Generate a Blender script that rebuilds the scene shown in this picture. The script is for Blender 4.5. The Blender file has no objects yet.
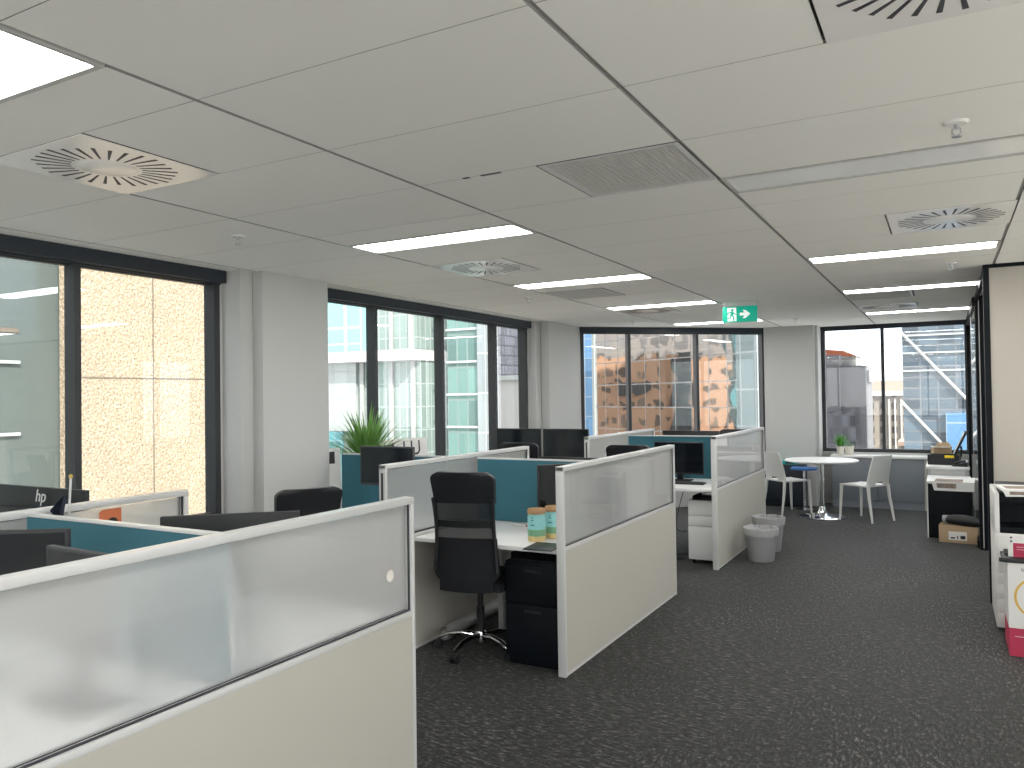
import bpy, bmesh, math, random
from mathutils import Vector, Matrix, noise as mnoise
R = math.radians
PI = math.pi
random.seed(7)
SC = bpy.context.scene
COL = SC.collection
H = 2.575                      # ceiling height
# ------------------------------------------------------------ camera
yaw, pit, rol = R(28.943), R(.909), R(-.8155)
fw = Vector((-math.sin(yaw)*math.cos(pit), math.cos(yaw)*math.cos(pit), math.sin(pit)))
rt = Vector((math.cos(yaw), math.sin(yaw), 0)); up = rt.cross(fw)
r2 = math.cos(rol)*rt + math.sin(rol)*up; u2 = -math.sin(rol)*rt + math.cos(rol)*up
cd = bpy.data.cameras.new('camera'); cam = bpy.data.objects.new('camera', cd); COL.objects.link(cam)
m = Matrix.Identity(4)
for i in range(3):
    m[i][0] = r2[i]; m[i][1] = u2[i]; m[i][2] = -fw[i]
m[2][3] = 1.62
cam.matrix_world = m
cd.sensor_width = 36; cd.lens = 785/1024*36; cd.clip_start = .05; cd.clip_end = 1000
SC.camera = cam
# ------------------------------------------------------------ world, sun, exposure
SC.view_settings.view_transform = 'Standard'; SC.view_settings.look = 'None'
SC.view_settings.gamma = 1; SC.view_settings.use_curve_mapping = False
SC.view_settings.exposure = 0.32
W = bpy.data.worlds.new('sky'); SC.world = W; W.use_nodes = True
wn = W.node_tree.nodes; wl = W.node_tree.links; wn.clear()
wo = wn.new('ShaderNodeOutputWorld'); wb = wn.new('ShaderNodeBackground')
tc = wn.new('ShaderNodeTexCoord'); sp = wn.new('ShaderNodeSeparateXYZ')
nz = wn.new('ShaderNodeTexNoise'); nz.inputs['Scale'].default_value = 3.2; nz.inputs['Detail'].default_value = 6
mp = wn.new('ShaderNodeMapping'); mp.inputs['Scale'].default_value = (1, 1, 2.6)
cr = wn.new('ShaderNodeValToRGB')
cr.color_ramp.elements[0].position = .34; cr.color_ramp.elements[0].color = (.46, .68, .92, 1)
cr.color_ramp.elements[1].position = .47; cr.color_ramp.elements[1].color = (.97, .98, 1, 1)
hz = wn.new('ShaderNodeMapRange'); hz.inputs[1].default_value = -.06; hz.inputs[2].default_value = .02
mx = wn.new('ShaderNodeMix'); mx.data_type = 'RGBA'
mx.inputs[6].default_value = (.62, .62, .60, 1)
wl.new(tc.outputs['Generated'], mp.inputs['Vector']); wl.new(mp.outputs[0], nz.inputs['Vector'])
wl.new(nz.outputs['Fac'], cr.inputs[0]); wl.new(tc.outputs['Generated'], sp.inputs[0])
wl.new(sp.outputs['Z'], hz.inputs[0]); wl.new(hz.outputs[0], mx.inputs[0]); wl.new(cr.outputs[0], mx.inputs[7])
wl.new(mx.outputs[2], wb.inputs['Color']); wb.inputs['Strength'].default_value = 2.6
wl.new(wb.outputs[0], wo.inputs[0])
sd = bpy.data.lights.new('sun', 'SUN'); sun = bpy.data.objects.new('sun', sd); COL.objects.link(sun)
sd.energy = 7.0; sd.angle = R(1.0); sd.color = (1, .95, .87)
sun.rotation_euler = Vector((-.66, .46, -.58)).to_track_quat('-Z', 'Y').to_euler()
LIGHT_STRENGTH = 15.0
# ------------------------------------------------------------ materials
def mat(name, col, rough=.5, metal=0, spec=.5, emit=0, bump=0, bscale=200, var=0, vscale=8, coat=0):
    m = bpy.data.materials.new(name); m.use_nodes = True
    nt = m.node_tree; b = nt.nodes['Principled BSDF']
    b.inputs['Base Color'].default_value = (*col, 1); b.inputs['Roughness'].default_value = rough
    b.inputs['Metallic'].default_value = metal; b.inputs['Specular IOR Level'].default_value = spec
    b.inputs['Coat Weight'].default_value = coat
    if emit:
        b.inputs['Emission Color'].default_value = (*col, 1); b.inputs['Emission Strength'].default_value = emit
    t = None
    if bump or var:
        t = nt.nodes.new('ShaderNodeTexCoord')
    if bump:
        n = nt.nodes.new('ShaderNodeTexNoise'); n.inputs['Scale'].default_value = bscale; n.inputs['Detail'].default_value = 2
        bp = nt.nodes.new('ShaderNodeBump'); bp.inputs['Strength'].default_value = bump; bp.inputs['Distance'].default_value = .002
        nt.links.new(t.outputs['Object'], n.inputs['Vector']); nt.links.new(n.outputs['Fac'], bp.inputs['Height'])
        nt.links.new(bp.outputs[0], b.inputs['Normal'])
    if var:
        n = nt.nodes.new('ShaderNodeTexNoise'); n.inputs['Scale'].default_value = vscale; n.inputs['Detail'].default_value = 5
        nt.links.new(t.outputs['Object'], n.inputs['Vector'])
        x = nt.nodes.new('ShaderNodeMix'); x.data_type = 'RGBA'
        x.inputs[6].default_value = (*[max(0, c*(1-var)) for c in col], 1)
        x.inputs[7].default_value = (*[min(1, c*(1+var)) for c in col], 1)
        nt.links.new(n.outputs['Fac'], x.inputs[0]); nt.links.new(x.outputs[2], b.inputs['Base Color'])
    return m

OUT = .5
class NG:                      # small node-graph helper
    def __init__(s, name):
        s.m = bpy.data.materials.new(name); s.m.use_nodes = True; s.t = s.m.node_tree
        s.b = s.t.nodes['Principled BSDF']; s.o = s.t.nodes['Material Output']
    def n(s, typ, **kw):
        x = s.t.nodes.new('ShaderNode'+typ)
        for k, v in kw.items():
            if k in x.inputs: x.inputs[k].default_value = v
            else: setattr(x, k, v)
        return x
    def l(s, a, b): s.t.links.new(a, b)
    def mixc(s, f, a, b):
        x = s.n('Mix'); x.data_type = 'RGBA'
        for k, v in ((0, f), (6, a), (7, b)):
            if isinstance(v, (tuple, float, int)): x.inputs[k].default_value = v
            else: s.l(v, x.inputs[k])
        return x.outputs[2]
    def math(s, op, a, b=0.):
        x = s.n('Math'); x.operation = op
        for k, v in ((0, a), (1, b)):
            if isinstance(v, (float, int)): x.inputs[k].default_value = v
            else: s.l(v, x.inputs[k])
        return x.outputs[0]

def carpet_mat():
    g = NG('carpet'); tc = g.n('TexCoord')
    mp = g.n('Mapping'); mp.inputs['Scale'].default_value = (20, 6.5, 1); mp.inputs['Rotation'].default_value = (0, 0, R(34))
    n1 = g.n('TexNoise', Scale=3.2, Detail=6., Roughness=.8); g.l(tc.outputs['Object'], mp.inputs[0]); g.l(mp.outputs[0], n1.inputs['Vector'])
    mp2 = g.n('Mapping'); mp2.inputs['Scale'].default_value = (6.5, 20, 1); mp2.inputs['Rotation'].default_value = (0, 0, R(34))
    n2 = g.n('TexNoise', Scale=3., Detail=6., Roughness=.8); g.l(tc.outputs['Object'], mp2.inputs[0]); g.l(mp2.outputs[0], n2.inputs['Vector'])
    ck = g.n('TexBrick', Scale=1.); ck.offset = .5; ck.inputs['Brick Width'].default_value = .5; ck.inputs['Row Height'].default_value = .5
    ck.inputs['Mortar Size'].default_value = .0; ck.inputs['Color1'].default_value = (0, 0, 0, 1); ck.inputs['Color2'].default_value = (1, 1, 1, 1)
    g.l(tc.outputs['Object'], ck.inputs['Vector'])
    f = g.n('Mix'); f.data_type = 'FLOAT'
    g.l(ck.outputs['Color'], f.inputs[0]); g.l(n1.outputs['Fac'], f.inputs[2]); g.l(n2.outputs['Fac'], f.inputs[3])
    r = g.n('ValToRGB'); e = r.color_ramp.elements
    e[0].position = .38; e[0].color = (.014, .014, .0135, 1); e[1].position = .64; e[1].color = (.23, .225, .21, 1)
    x = e.new(.53); x.color = (.043, .0425, .041, 1)
    g.l(f.outputs[0], r.inputs[0]); g.l(r.outputs[0], g.b.inputs['Base Color'])
    g.b.inputs['Roughness'].default_value = .6; g.b.inputs['Specular IOR Level'].default_value = .08; g.b.inputs['Sheen Weight'].default_value = .14; g.b.inputs['Sheen Roughness'].default_value = .3
    bp = g.n('Bump', Strength=.12, Distance=.003); g.l(f.outputs[0], bp.inputs['Height']); g.l(bp.outputs[0], g.b.inputs['Normal'])
    return g.m

def clear_glass(name, tint=(.975, .98, .975), refl=1.0):
    g = NG(name); g.t.nodes.remove(g.b)
    tr = g.n('BsdfTransparent'); tr.inputs['Color'].default_value = (*tint, 1)
    gl = g.n('BsdfGlossy'); gl.inputs['Roughness'].default_value = .0
    lw = g.n('LayerWeight', Blend=.5); mx = g.n('MixShader')
    f = g.math('MULTIPLY', g.math('ADD', .045, g.math('MULTIPLY', g.math('POWER', lw.outputs['Facing'], 5.), .95)), refl)
    g.l(f, mx.inputs[0]); g.l(tr.outputs[0], mx.inputs[1]); g.l(gl.outputs[0], mx.inputs[2]); g.l(mx.outputs[0], g.o.inputs[0])
    return g.m

def frosted_mat():
    g = NG('frosted_glass'); g.t.nodes.remove(g.b)
    rf = g.n('BsdfRefraction', IOR=1.2, Roughness=.48); rf.inputs['Color'].default_value = (1, 1, 1, 1)
    tl = g.n('BsdfTranslucent'); tl.inputs['Color'].default_value = (1, 1, .995, 1)
    df = g.n('BsdfDiffuse'); df.inputs['Color'].default_value = (.92, .92, .91, 1)
    gs = g.n('BsdfGlossy', Roughness=.25); lw = g.n('LayerWeight', Blend=.5)
    a = g.n('MixShader'); a.inputs[0].default_value = .52; g.l(rf.outputs[0], a.inputs[1]); g.l(tl.outputs[0], a.inputs[2])
    b = g.n('MixShader'); b.inputs[0].default_value = .24; g.l(a.outputs[0], b.inputs[1]); g.l(df.outputs[0], b.inputs[2])
    c = g.n('MixShader'); g.l(g.math('ADD', .03, g.math('MULTIPLY', g.math('POWER', lw.outputs['Facing'], 5.), .5)), c.inputs[0]); g.l(b.outputs[0], c.inputs[1]); g.l(gs.outputs[0], c.inputs[2])
    g.l(c.outputs[0], g.o.inputs[0]); return g.m

def mesh_fabric():
    g = NG('chair_mesh'); g.b.inputs['Base Color'].default_value = (.012, .013, .016, 1); g.b.inputs['Roughness'].default_value = .7
    tr = g.n('BsdfTransparent'); mx = g.n('MixShader'); mx.inputs[0].default_value = .72
    g.l(tr.outputs[0], mx.inputs[1]); g.l(g.b.outputs[0], mx.inputs[2]); g.l(mx.outputs[0], g.o.inputs[0]); return g.m

def facade_mat(name, wall, glass, bw, rh, mortar, gl_rough=.12, wav=0., spread=.35, metal=.55):
    wall = [c*OUT for c in wall]; glass = [c*OUT for c in glass]
    """windows (bricks of the texture) in a wall grid (mortar)"""
    g = NG(name); tc = g.n('TexCoord'); sx = g.n('SeparateXYZ'); cb = g.n('CombineXYZ')
    g.l(tc.outputs['Object'], sx.inputs[0])
    g.l(g.math('ADD', sx.outputs['X'], sx.outputs['Y']), cb.inputs['X']); g.l(sx.outputs['Z'], cb.inputs['Y'])
    br = g.n('TexBrick', Scale=1.); br.offset = 0
    br.inputs['Brick Width'].default_value = bw; br.inputs['Row Height'].default_value = rh; br.inputs['Mortar Size'].default_value = mortar
    br.inputs['Color1'].default_value = (*[c*(1-spread) for c in glass], 1); br.inputs['Color2'].default_value = (*[min(1, c*(1+spread)) for c in glass], 1)
    br.inputs['Mortar'].default_value = (*wall, 1); br.inputs['Bias'].default_value = 0
    g.l(cb.outputs[0], br.inputs['Vector']); g.l(br.outputs['Color'], g.b.inputs['Base Color'])
    inv = g.math('SUBTRACT', 1., br.outputs['Fac'])
    g.l(g.math('MULTIPLY', inv, metal), g.b.inputs['Metallic'])
    rr = g.n('MapRange'); rr.inputs[3].default_value = .75; rr.inputs[4].default_value = gl_rough
    g.l(inv, rr.inputs[0]); g.l(rr.outputs[0], g.b.inputs['Roughness'])
    if wav:
        nz = g.n('TexNoise', Scale=.5, Detail=1.); bp = g.n('Bump', Strength=1., Distance=wav)
        g.l(cb.outputs[0], nz.inputs['Vector']); g.l(nz.outputs['Fac'], bp.inputs['Height']); g.l(bp.outputs[0], g.b.inputs['Normal'])
    return g.m

def mirror_facade():
    """curtain wall of slightly warped mirror glass with pale joints"""
    g = NG('mirror_glass'); tc = g.n('TexCoord'); sx = g.n('SeparateXYZ'); cb = g.n('CombineXYZ')
    g.l(tc.outputs['Object'], sx.inputs[0]); g.l(sx.outputs['X'], cb.inputs['X']); g.l(sx.outputs['Z'], cb.inputs['Y'])
    br = g.n('TexBrick', Scale=1.); br.offset = 0
    br.inputs['Brick Width'].default_value = 1.35; br.inputs['Row Height'].default_value = 1.35; br.inputs['Mortar Size'].default_value = .028
    br.inputs['Color1'].default_value = (0, 0, 0, 1); br.inputs['Color2'].default_value = (1, 1, 1, 1); br.inputs['Mortar'].default_value = (.5, .5, .5, 1)
    g.l(cb.outputs[0], br.inputs['Vector'])
    off = g.n('VectorMath', operation='SCALE'); off.inputs['Scale'].default_value = 9.; g.l(br.outputs['Color'], off.inputs[0])
    add = g.n('VectorMath', operation='ADD'); g.l(cb.outputs[0], add.inputs[0]); g.l(off.outputs[0], add.inputs[1])
    nz = g.n('TexNoise', Scale=.62, Detail=1.); g.l(add.outputs[0], nz.inputs['Vector'])
    bp = g.n('Bump', Strength=1., Distance=.028); g.l(nz.outputs['Fac'], bp.inputs['Height']); g.l(bp.outputs[0], g.b.inputs['Normal'])
    inv = g.math('SUBTRACT', 1., br.outputs['Fac'])
    g.l(g.mixc(inv, (.24, .22, .21, 1), (.70, .68, .66, 1)), g.b.inputs['Base Color'])
    g.l(inv, g.b.inputs['Metallic'])
    g.b.inputs['Roughness'].default_value = .03
    return g.m

def pebble_mat():
    g = NG('pebble_concrete'); tc = g.n('TexCoord')
    v = g.n('TexVoronoi', Scale=26.); g.l(tc.outputs['Object'], v.inputs['Vector'])
    n = g.n('TexNoise', Scale=40., Detail=4.); g.l(tc.outputs['Object'], n.inputs['Vector'])
    n2 = g.n('TexNoise', Scale=1.3, Detail=3.); g.l(tc.outputs['Object'], n2.inputs['Vector'])
    r = g.n('ValToRGB'); e = r.color_ramp.elements
    e[0].position = .30; e[0].color = (.16, .12, .085, 1); e[1].position = .62; e[1].color = (.40, .33, .24, 1)
    x = e.new(.46); x.color = (.31, .25, .175, 1)
    g.l(n.outputs['Fac'], r.inputs[0])
    sp = g.mixc(g.math('MULTIPLY', g.math('LESS_THAN', v.outputs['Distance'], .33), .55), r.outputs[0], (.50, .44, .36, 1))
    big = g.mixc(n2.outputs['Fac'], (.8, .8, .8, 1), (1.1, 1.08, 1.05, 1))
    mu = g.n('Mix'); mu.data_type = 'RGBA'; mu.blend_type = 'MULTIPLY'; mu.inputs[0].default_value = 1
    g.l(sp, mu.inputs[6]); g.l(big, mu.inputs[7])
    g.l(mu.outputs[2], g.b.inputs['Base Color']); g.b.inputs['Roughness'].default_value = .9
    bp = g.n('Bump', Strength=.6, Distance=.02); g.l(v.outputs['Distance'], bp.inputs['Height']); g.l(bp.outputs[0], g.b.inputs['Normal'])
    return g.m

M = dict(
    bounce_floor=mat('pale_bounce_floor', (.80, .79, .76), .5),  # added reflector floor, out of view
    carpet=carpet_mat(), tile=mat('ceiling_tile', (.87, .855, .815), .9, bump=.15, bscale=60), tbar=mat('ceiling_groove_shade', (.36, .355, .34), .6),  # tbar grey has the shadow of the grid grooves painted in
    dark_gap=mat('dark_gap', (.03, .03, .03), .9),
    wall=mat('wall_paint', (.56, .56, .545), .7, bump=.1, bscale=90), beige=mat('office_wall_paint', (.48, .45, .395), .7),
    navy=mat('window_frame_paint', (.014, .021, .031), .5), mull=mat('mullion_paint', (.036, .038, .043), .5),
    black=mat('black_paint', (.004, .006, .009), .55, spec=.2),
    pane=clear_glass('window_glass'), pane2=clear_glass('partition_glass', (.85, .9, .9), 1.0),
    frost=frosted_mat(), gclear=clear_glass('glass_back_face', (.99, .99, .99), .6), alu=mat('white_aluminium', (.64, .64, .63), .3), lam=mat('white_laminate', (.53, .51, .45), .45),
    desk=mat('desk_white', (.80, .80, .79), .35), slot=mat('post_slot', (.05, .05, .06), .6), gasket=mat('gasket', (.04, .04, .05), .6),
    teal=mat('teal_fabric', (.040, .150, .195), .9, bump=.3, bscale=500), teal2=mat('teal_plastic', (.02, .42, .40), .5),
    bplast=mat('black_plastic', (.012, .013, .015), .45), screen=mat('screen_glass', (.006, .008, .012), .12),
    dgrey=mat('dark_grey_plastic', (.045, .047, .052), .55), leather=mat('black_leather', (.014, .015, .018), .42, bump=.2, bscale=160),
    bfab=mat('black_fabric', (.008, .009, .012), .85, bump=.3, bscale=400), cmesh=mesh_fabric(),
    chrome=mat('chrome', (.85, .86, .88), .08, 1), steel=mat('brushed_steel', (.55, .56, .58), .3, 1),
    wplast=mat('white_plastic', (.82, .81, .78), .4), cream=mat('cream_plastic', (.84, .80, .72), .45),
    gbin=mat('grey_bin_plastic', (.30, .30, .31), .5), bag=mat('bin_liner', (.46, .46, .47), .3),
    greyc=mat('grey_door', (.20, .22, .25), .5), wood=mat('timber', (.50, .33, .19), .5, var=.25, vscale=30),
    card=mat('cardboard', (.50, .36, .22), .8, var=.12), paper=mat('paper', (.85, .84, .81), .8), print=mat('black_print', (.03, .03, .03), .7),
    leaf=mat('leaf', (.17, .36, .08), .5, var=.5, vscale=14), leaf2=mat('bright_leaf', (.12, .40, .06), .5, var=.3, vscale=20),
    pot=mat('cream_pot', (.82, .78, .70), .5), emit=mat('lamp_diffuser', (1, .99, .97), .5, emit=LIGHT_STRENGTH), unlit=mat('unlit_diffuser', (.95, .95, .94), .15, spec=.8), lframe=mat('light_frame_grey', (.50, .50, .48), .4),  # lframe grey stands in for the shadow line around each panel
    egg=mat('grille_grey', (.62, .61, .58), .5), vent=mat('vent_white', (.90, .88, .86), .22), green=mat('exit_green', (.0, .40, .27), .4, emit=.3),
    white_e=mat('exit_white', (.9, .95, .93), .4, emit=.35), orange=mat('orange_card', (.72, .20, .08), .6), yellow=mat('yellow_plastic', (.85, .62, .02), .4),
    crimson=mat('crimson_print', (.50, .035, .09), .6), blue=mat('blue_plastic', (.045, .15, .42), .45), ring=mat('ochre_print', (.75, .48, .10), .6),
    jar=mat('jar_label', (.28, .62, .62), .35, var=.2, vscale=25), jarg=mat('jar_green_label', (.20, .42, .25), .4, var=.3, vscale=40), cork=mat('jar_lid', (.42, .25, .12), .5, var=.15, vscale=60),
    jarb=mat('jar_base', (.72, .55, .25), .4, var=.3, vscale=60), gold=mat('gold_tip', (.75, .55, .15), .35, .6), pinkt=mat('pale_pink_print', (.78, .55, .58), .6), photo=mat('printed_photo', (.28, .22, .18), .7, var=.7, vscale=25), flag=mat('dark_flag_cloth', (.012, .018, .035), .8),
)
# ------------------------------------------------------------ mesh builder
class MB:
    def __init__(s): s.bm = bmesh.new(); s.mi = 0
    def _fin(s, faces, smooth=False):
        for f in faces: f.material_index = s.mi; f.smooth = smooth
    def box(s, x0, x1, y0, y1, z0, z1, bev=0, rot=None):
        x0, x1 = min(x0, x1), max(x0, x1); y0, y1 = min(y0, y1), max(y0, y1); z0, z1 = min(z0, z1), max(z0, z1)
        g = bmesh.ops.create_cube(s.bm, size=1)['verts']
        c = Vector(((x0+x1)/2, (y0+y1)/2, (z0+z1)/2))
        for v in g:
            v.co = Vector((v.co.x*(x1-x0), v.co.y*(y1-y0), v.co.z*(z1-z0)))
            if rot is not None: v.co = rot @ v.co
            v.co += c
        fs = set(f for v in g for f in v.link_faces)
        if bev:
            es = set(e for f in fs for e in f.edges)
            r = bmesh.ops.bevel(s.bm, geom=list(es), offset=bev, segments=2, affect='EDGES', profile=.5)
            fs = set(f for v in r['verts'] for f in v.link_faces) | set(f for f in fs if f.is_valid)
        s._fin([f for f in fs if f.is_valid], bool(bev)); return s
    def cyl(s, p0, p1, r0, r1=None, seg=20, caps=True):
        r1 = r0 if r1 is None else r1
        return s.tube([p0, p1], [r0, r1], seg, caps)
    def tube(s, pts, rad, seg=12, caps=True, flat=1.0):
        pts = [Vector(p) for p in pts]
        if not isinstance(rad, (list, tuple)): rad = [rad]*len(pts)
        rings = []; prev = None
        for i, p in enumerate(pts):
            t = (pts[min(i+1, len(pts)-1)] - pts[max(i-1, 0)]).normalized()
            if prev is None:
                a = Vector((0, 0, 1)) if abs(t.z) < .9 else Vector((1, 0, 0))
                u = t.cross(a).normalized()
            else: u = (prev - t*prev.dot(t)).normalized()
            prev = u; v = t.cross(u)
            rings.append([s.bm.verts.new(p + rad[i]*(math.cos(2*PI*k/seg)*u + flat*math.sin(2*PI*k/seg)*v)) for k in range(seg)])
        fs = []
        for a, b in zip(rings, rings[1:]):
            for k in range(seg):
                fs.append(s.bm.faces.new((a[k], a[(k+1) % seg], b[(k+1) % seg], b[k])))
        if caps:
            fs.append(s.bm.faces.new(rings[0][::-1])); fs.append(s.bm.faces.new(rings[-1]))
        s._fin(fs, True); return s
    def lathe(s, prof, c=(0, 0, 0), seg=32):
        rings = []
        for r, z in prof:
            if r < 1e-5: rings.append([s.bm.verts.new((c[0], c[1], c[2]+z))])
            else: rings.append([s.bm.verts.new((c[0]+r*math.cos(2*PI*k/seg), c[1]+r*math.sin(2*PI*k/seg), c[2]+z)) for k in range(seg)])
        fs = []
        for a, b in zip(rings, rings[1:]):
            for k in range(seg):
                k2 = (k+1) % seg
                if len(a) == 1 and len(b) > 1: fs.append(s.bm.faces.new((a[0], b[k2], b[k])))
                elif len(b) == 1 and len(a) > 1: fs.append(s.bm.faces.new((a[k], a[k2], b[0])))
                elif len(a) > 1: fs.append(s.bm.faces.new((a[k], a[k2], b[k2], b[k])))
        s._fin(fs, True); return s
    def prism(s, pts, o, ux, uy, depth):
        """polygon pts (2-D) in the plane o+ux,uy, extruded by depth (vector)"""
        o, ux, uy, d = Vector(o), Vector(ux), Vector(uy), Vector(depth)
        a = [s.bm.verts.new(o+ux*x+uy*y) for x, y in pts]; b = [s.bm.verts.new(v.co+d) for v in a]
        fs = [s.bm.faces.new(a), s.bm.faces.new(b[::-1])]
        n = len(a)
        for i in range(n): fs.append(s.bm.faces.new((a[i], b[i], b[(i+1) % n], a[(i+1) % n])))
        s._fin(fs); return s
    def grid(s, fn, nu, nv, th=None, smooth=True):
        """surface fn(u,v)->Vector, u,v in 0..1; th = thickness vector fn or vector"""
        V = [[s.bm.verts.new(fn(i/nu, j/nv)) for j in range(nv+1)] for i in range(nu+1)]
        fs = [s.bm.faces.new((V[i][j], V[i+1][j], V[i+1][j+1], V[i][j+1])) for i in range(nu) for j in range(nv)]
        if th is not None:
            th = Vector(th)
            Q = [[s.bm.verts.new(v.co+th) for v in row] for row in V]
            fs += [s.bm.faces.new((Q[i][j], Q[i][j+1], Q[i+1][j+1], Q[i+1][j])) for i in range(nu) for j in range(nv)]
            for i in range(nu):
                fs.append(s.bm.faces.new((V[i][0], Q[i][0], Q[i+1][0], V[i+1][0]))); fs.append(s.bm.faces.new((V[i][nv], V[i+1][nv], Q[i+1][nv], Q[i][nv])))
            for j in range(nv):
                fs.append(s.bm.faces.new((V[0][j], V[0][j+1], Q[0][j+1], Q[0][j]))); fs.append(s.bm.faces.new((V[nu][j], Q[nu][j], Q[nu][j+1], V[nu][j+1])))
        s._fin(fs, smooth); return s
    def m(s, i): s.mi = i; return s
    def build(s, name, mats, parent=None, loc=None, rotz=0):
        bmesh.ops.recalc_face_normals(s.bm, faces=s.bm.faces)
        me = bpy.data.meshes.new(name); s.bm.to_mesh(me); s.bm.free()
        for k in (mats if isinstance(mats, (list, tuple)) else [mats]): me.materials.append(M[k] if isinstance(k, str) else k)
        me.set_sharp_from_angle(angle=R(38))
        o = bpy.data.objects.new(name, me); COL.objects.link(o)
        if parent: o.parent = parent
        if loc: o.location = loc
        o.rotation_euler.z = rotz
        return o
def tag(o, label=None, cat=None, group=None, kind=None):
    for k, v in (('label', label), ('category', cat), ('group', group), ('kind', kind)):
        if v: o[k] = v
    return o
def thing(name, loc, label=None, cat=None, rotz=0, group=None, kind=None):
    o = bpy.data.objects.new(name, None); COL.objects.link(o); o.empty_display_size = .1
    o.location = loc; o.rotation_euler.z = rotz
    return tag(o, label, cat, group, kind)
def dup(root, loc, label, rotz=None, group=None):
    def cp(o, par):
        c = o.copy(); COL.objects.link(c)
        if par: c.parent = par
        for ch in o.children: cp(ch, c)
        return c
    r = cp(root, None); r.location = loc; r['label'] = label
    if rotz is not None: r.rotation_euler.z = rotz
    if group: r['group'] = group
    return r
def text_mesh(txt, name, matk, size, parent, M4, shear=0, ext=.001):
    cu = bpy.data.curves.new(name, 'FONT'); cu.body = txt; cu.size = size; cu.align_x = 'CENTER'; cu.align_y = 'CENTER'; cu.extrude = ext; cu.shear = shear
    t = bpy.data.objects.new('tmp', cu); COL.objects.link(t)
    bpy.context.view_layer.update()
    me = bpy.data.meshes.new_from_object(t.evaluated_get(bpy.context.evaluated_depsgraph_get()))
    bpy.data.objects.remove(t); bpy.data.curves.remove(cu)
    me.transform(M4); me.materials.clear(); me.materials.append(M[matk])
    o = bpy.data.objects.new(name, me); COL.objects.link(o); o.parent = parent; return o
def facing(o, x, n):           # matrix: text x axis, text normal n
    x, n = Vector(x).normalized(), Vector(n).normalized(); y = n.cross(x); mm = Matrix.Identity(4)
    for i in range(3): mm[i][0] = x[i]; mm[i][1] = y[i]; mm[i][2] = n[i]; mm[i][3] = o[i]
    return mm
# ============================================================ STRUCTURE
XL = -4.69; YE = 12.30; XR = 5.0; YB = -4.5
D0 = Vector((-4.46, 10.05, 0)); D1 = Vector((-2.33, 11.95, 0)); DD = (D1-D0).normalized(); DN = Vector((-DD.y, DD.x, 0))
b = MB(); P = [(XL-.12, YB-.1), (XR+.1, YB-.1), (XR+.1, YE+.12), (-2.4, YE+.12), (-2.5, 12.0), (-4.6, 10.13), (XL-.12, 10.05)]
b.prism(P, (0, 0, -.3), (1, 0, 0), (0, 1, 0), (0, 0, .3))
b.m(1).box(1.3, XR, YB, 6.98, 0, .004); b.box(XL, 1.3, YB, -1.2, 0, .004)  # pale floor added out of view to bounce sunlight to the ceiling
tag(b.build('floor', ['carpet', 'bounce_floor']), kind='structure')
# ceiling tiles
GX, GY = -3.266, 1.69
def cell(x): return GX+1.2*x
holes = []      # (x0,x1,y0,y1)
LIT = [(0, 1.09), (0, 3.79), (0, 5.89), (0, 7.99), (0, 10.39), (0, -1.31), (2, 5.89), (2, 7.99), (2, 10.39), (2, 1.09), (2, -1.31), (4, 1.09), (4, 3.49), (4, 5.89), (4, -1.31)]
UNL = [(2, 3.49)]
for i, y in LIT+UNL: holes.append((cell(i), cell(i)+1.2, y, y+.3))
VENTS = [(cell(0), 1.69), (cell(0), 4.69), (cell(0), 8.29), (cell(2)+.6, 4.69), (cell(2)+.6, 1.69), (cell(2), 9.49)]
GRIL = [(cell(1)+.6, 2.89), (cell(0), 6.49), (cell(2), 8.29)]
for x, y in VENTS+GRIL: holes.append((x, x+.6, y, y+.6))
VENT_POS = list(VENTS)
b = MB()
def tile(x0, x1, y0, y1):
    for h in holes:
        if x0 < h[1]-.01 and x1 > h[0]+.01 and y0 < h[3]-.01 and y1 > h[2]+.01:
            # split off the free remainder
            if y0 < h[2]-.02: tile(x0, x1, y0, h[2])
            if y1 > h[3]+.02: tile(x0, x1, h[3], y1)
            if x0 < h[0]-.02: tile(x0, h[0], max(y0, h[2]), min(y1, h[3]))
            if x1 > h[1]+.02: tile(h[1], x1, max(y0, h[2]), min(y1, h[3]))
            return
    b.box(x0+.0095, x1-.0095, y0+.0016, y1-.0016, H, H+.018)
for i in range(-2, 8):
    for j in range(-11, 19):
        x0, y0 = cell(i), GY+.6*j
        tile(max(x0, XL), min(x0+1.2, XR), max(y0, YB), min(y0+.6, YE))
for f in b.bm.faces:                      # tile edges greyed to paint the shade in the grooves
    f.normal_update()
    if abs(f.normal.z) < .5: f.material_index = 1
b.m(1)
for i in range(-1, 8): b.box(cell(i)-.011, cell(i)+.011, YB, YE, H+.009, H+.02)
for j in range(-10, 19): b.box(XL, XR, GY+.6*j-.006, GY+.6*j+.006, H+.006, H+.02)
b.m(2).box(XL, XR, YB, YE, H+.05, H+.3)
bmesh.ops.bisect_plane(b.bm, geom=b.bm.verts[:]+b.bm.edges[:]+b.bm.faces[:], plane_co=D0+DN*.02, plane_no=DN, clear_outer=True)
ceil = tag(b.build('ceiling', ['tile', 'tbar', 'dark_gap']), kind='structure')
chip = MB()
for x, w, y in ((-1.83, .035, 2.894), (-1.74, .10, 2.897)): chip.box(x, x+w, y-.012, y+.006, H-.0012, H+.002)
chip.build('broken_edge', 'slot', ceil)
b = None
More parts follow.
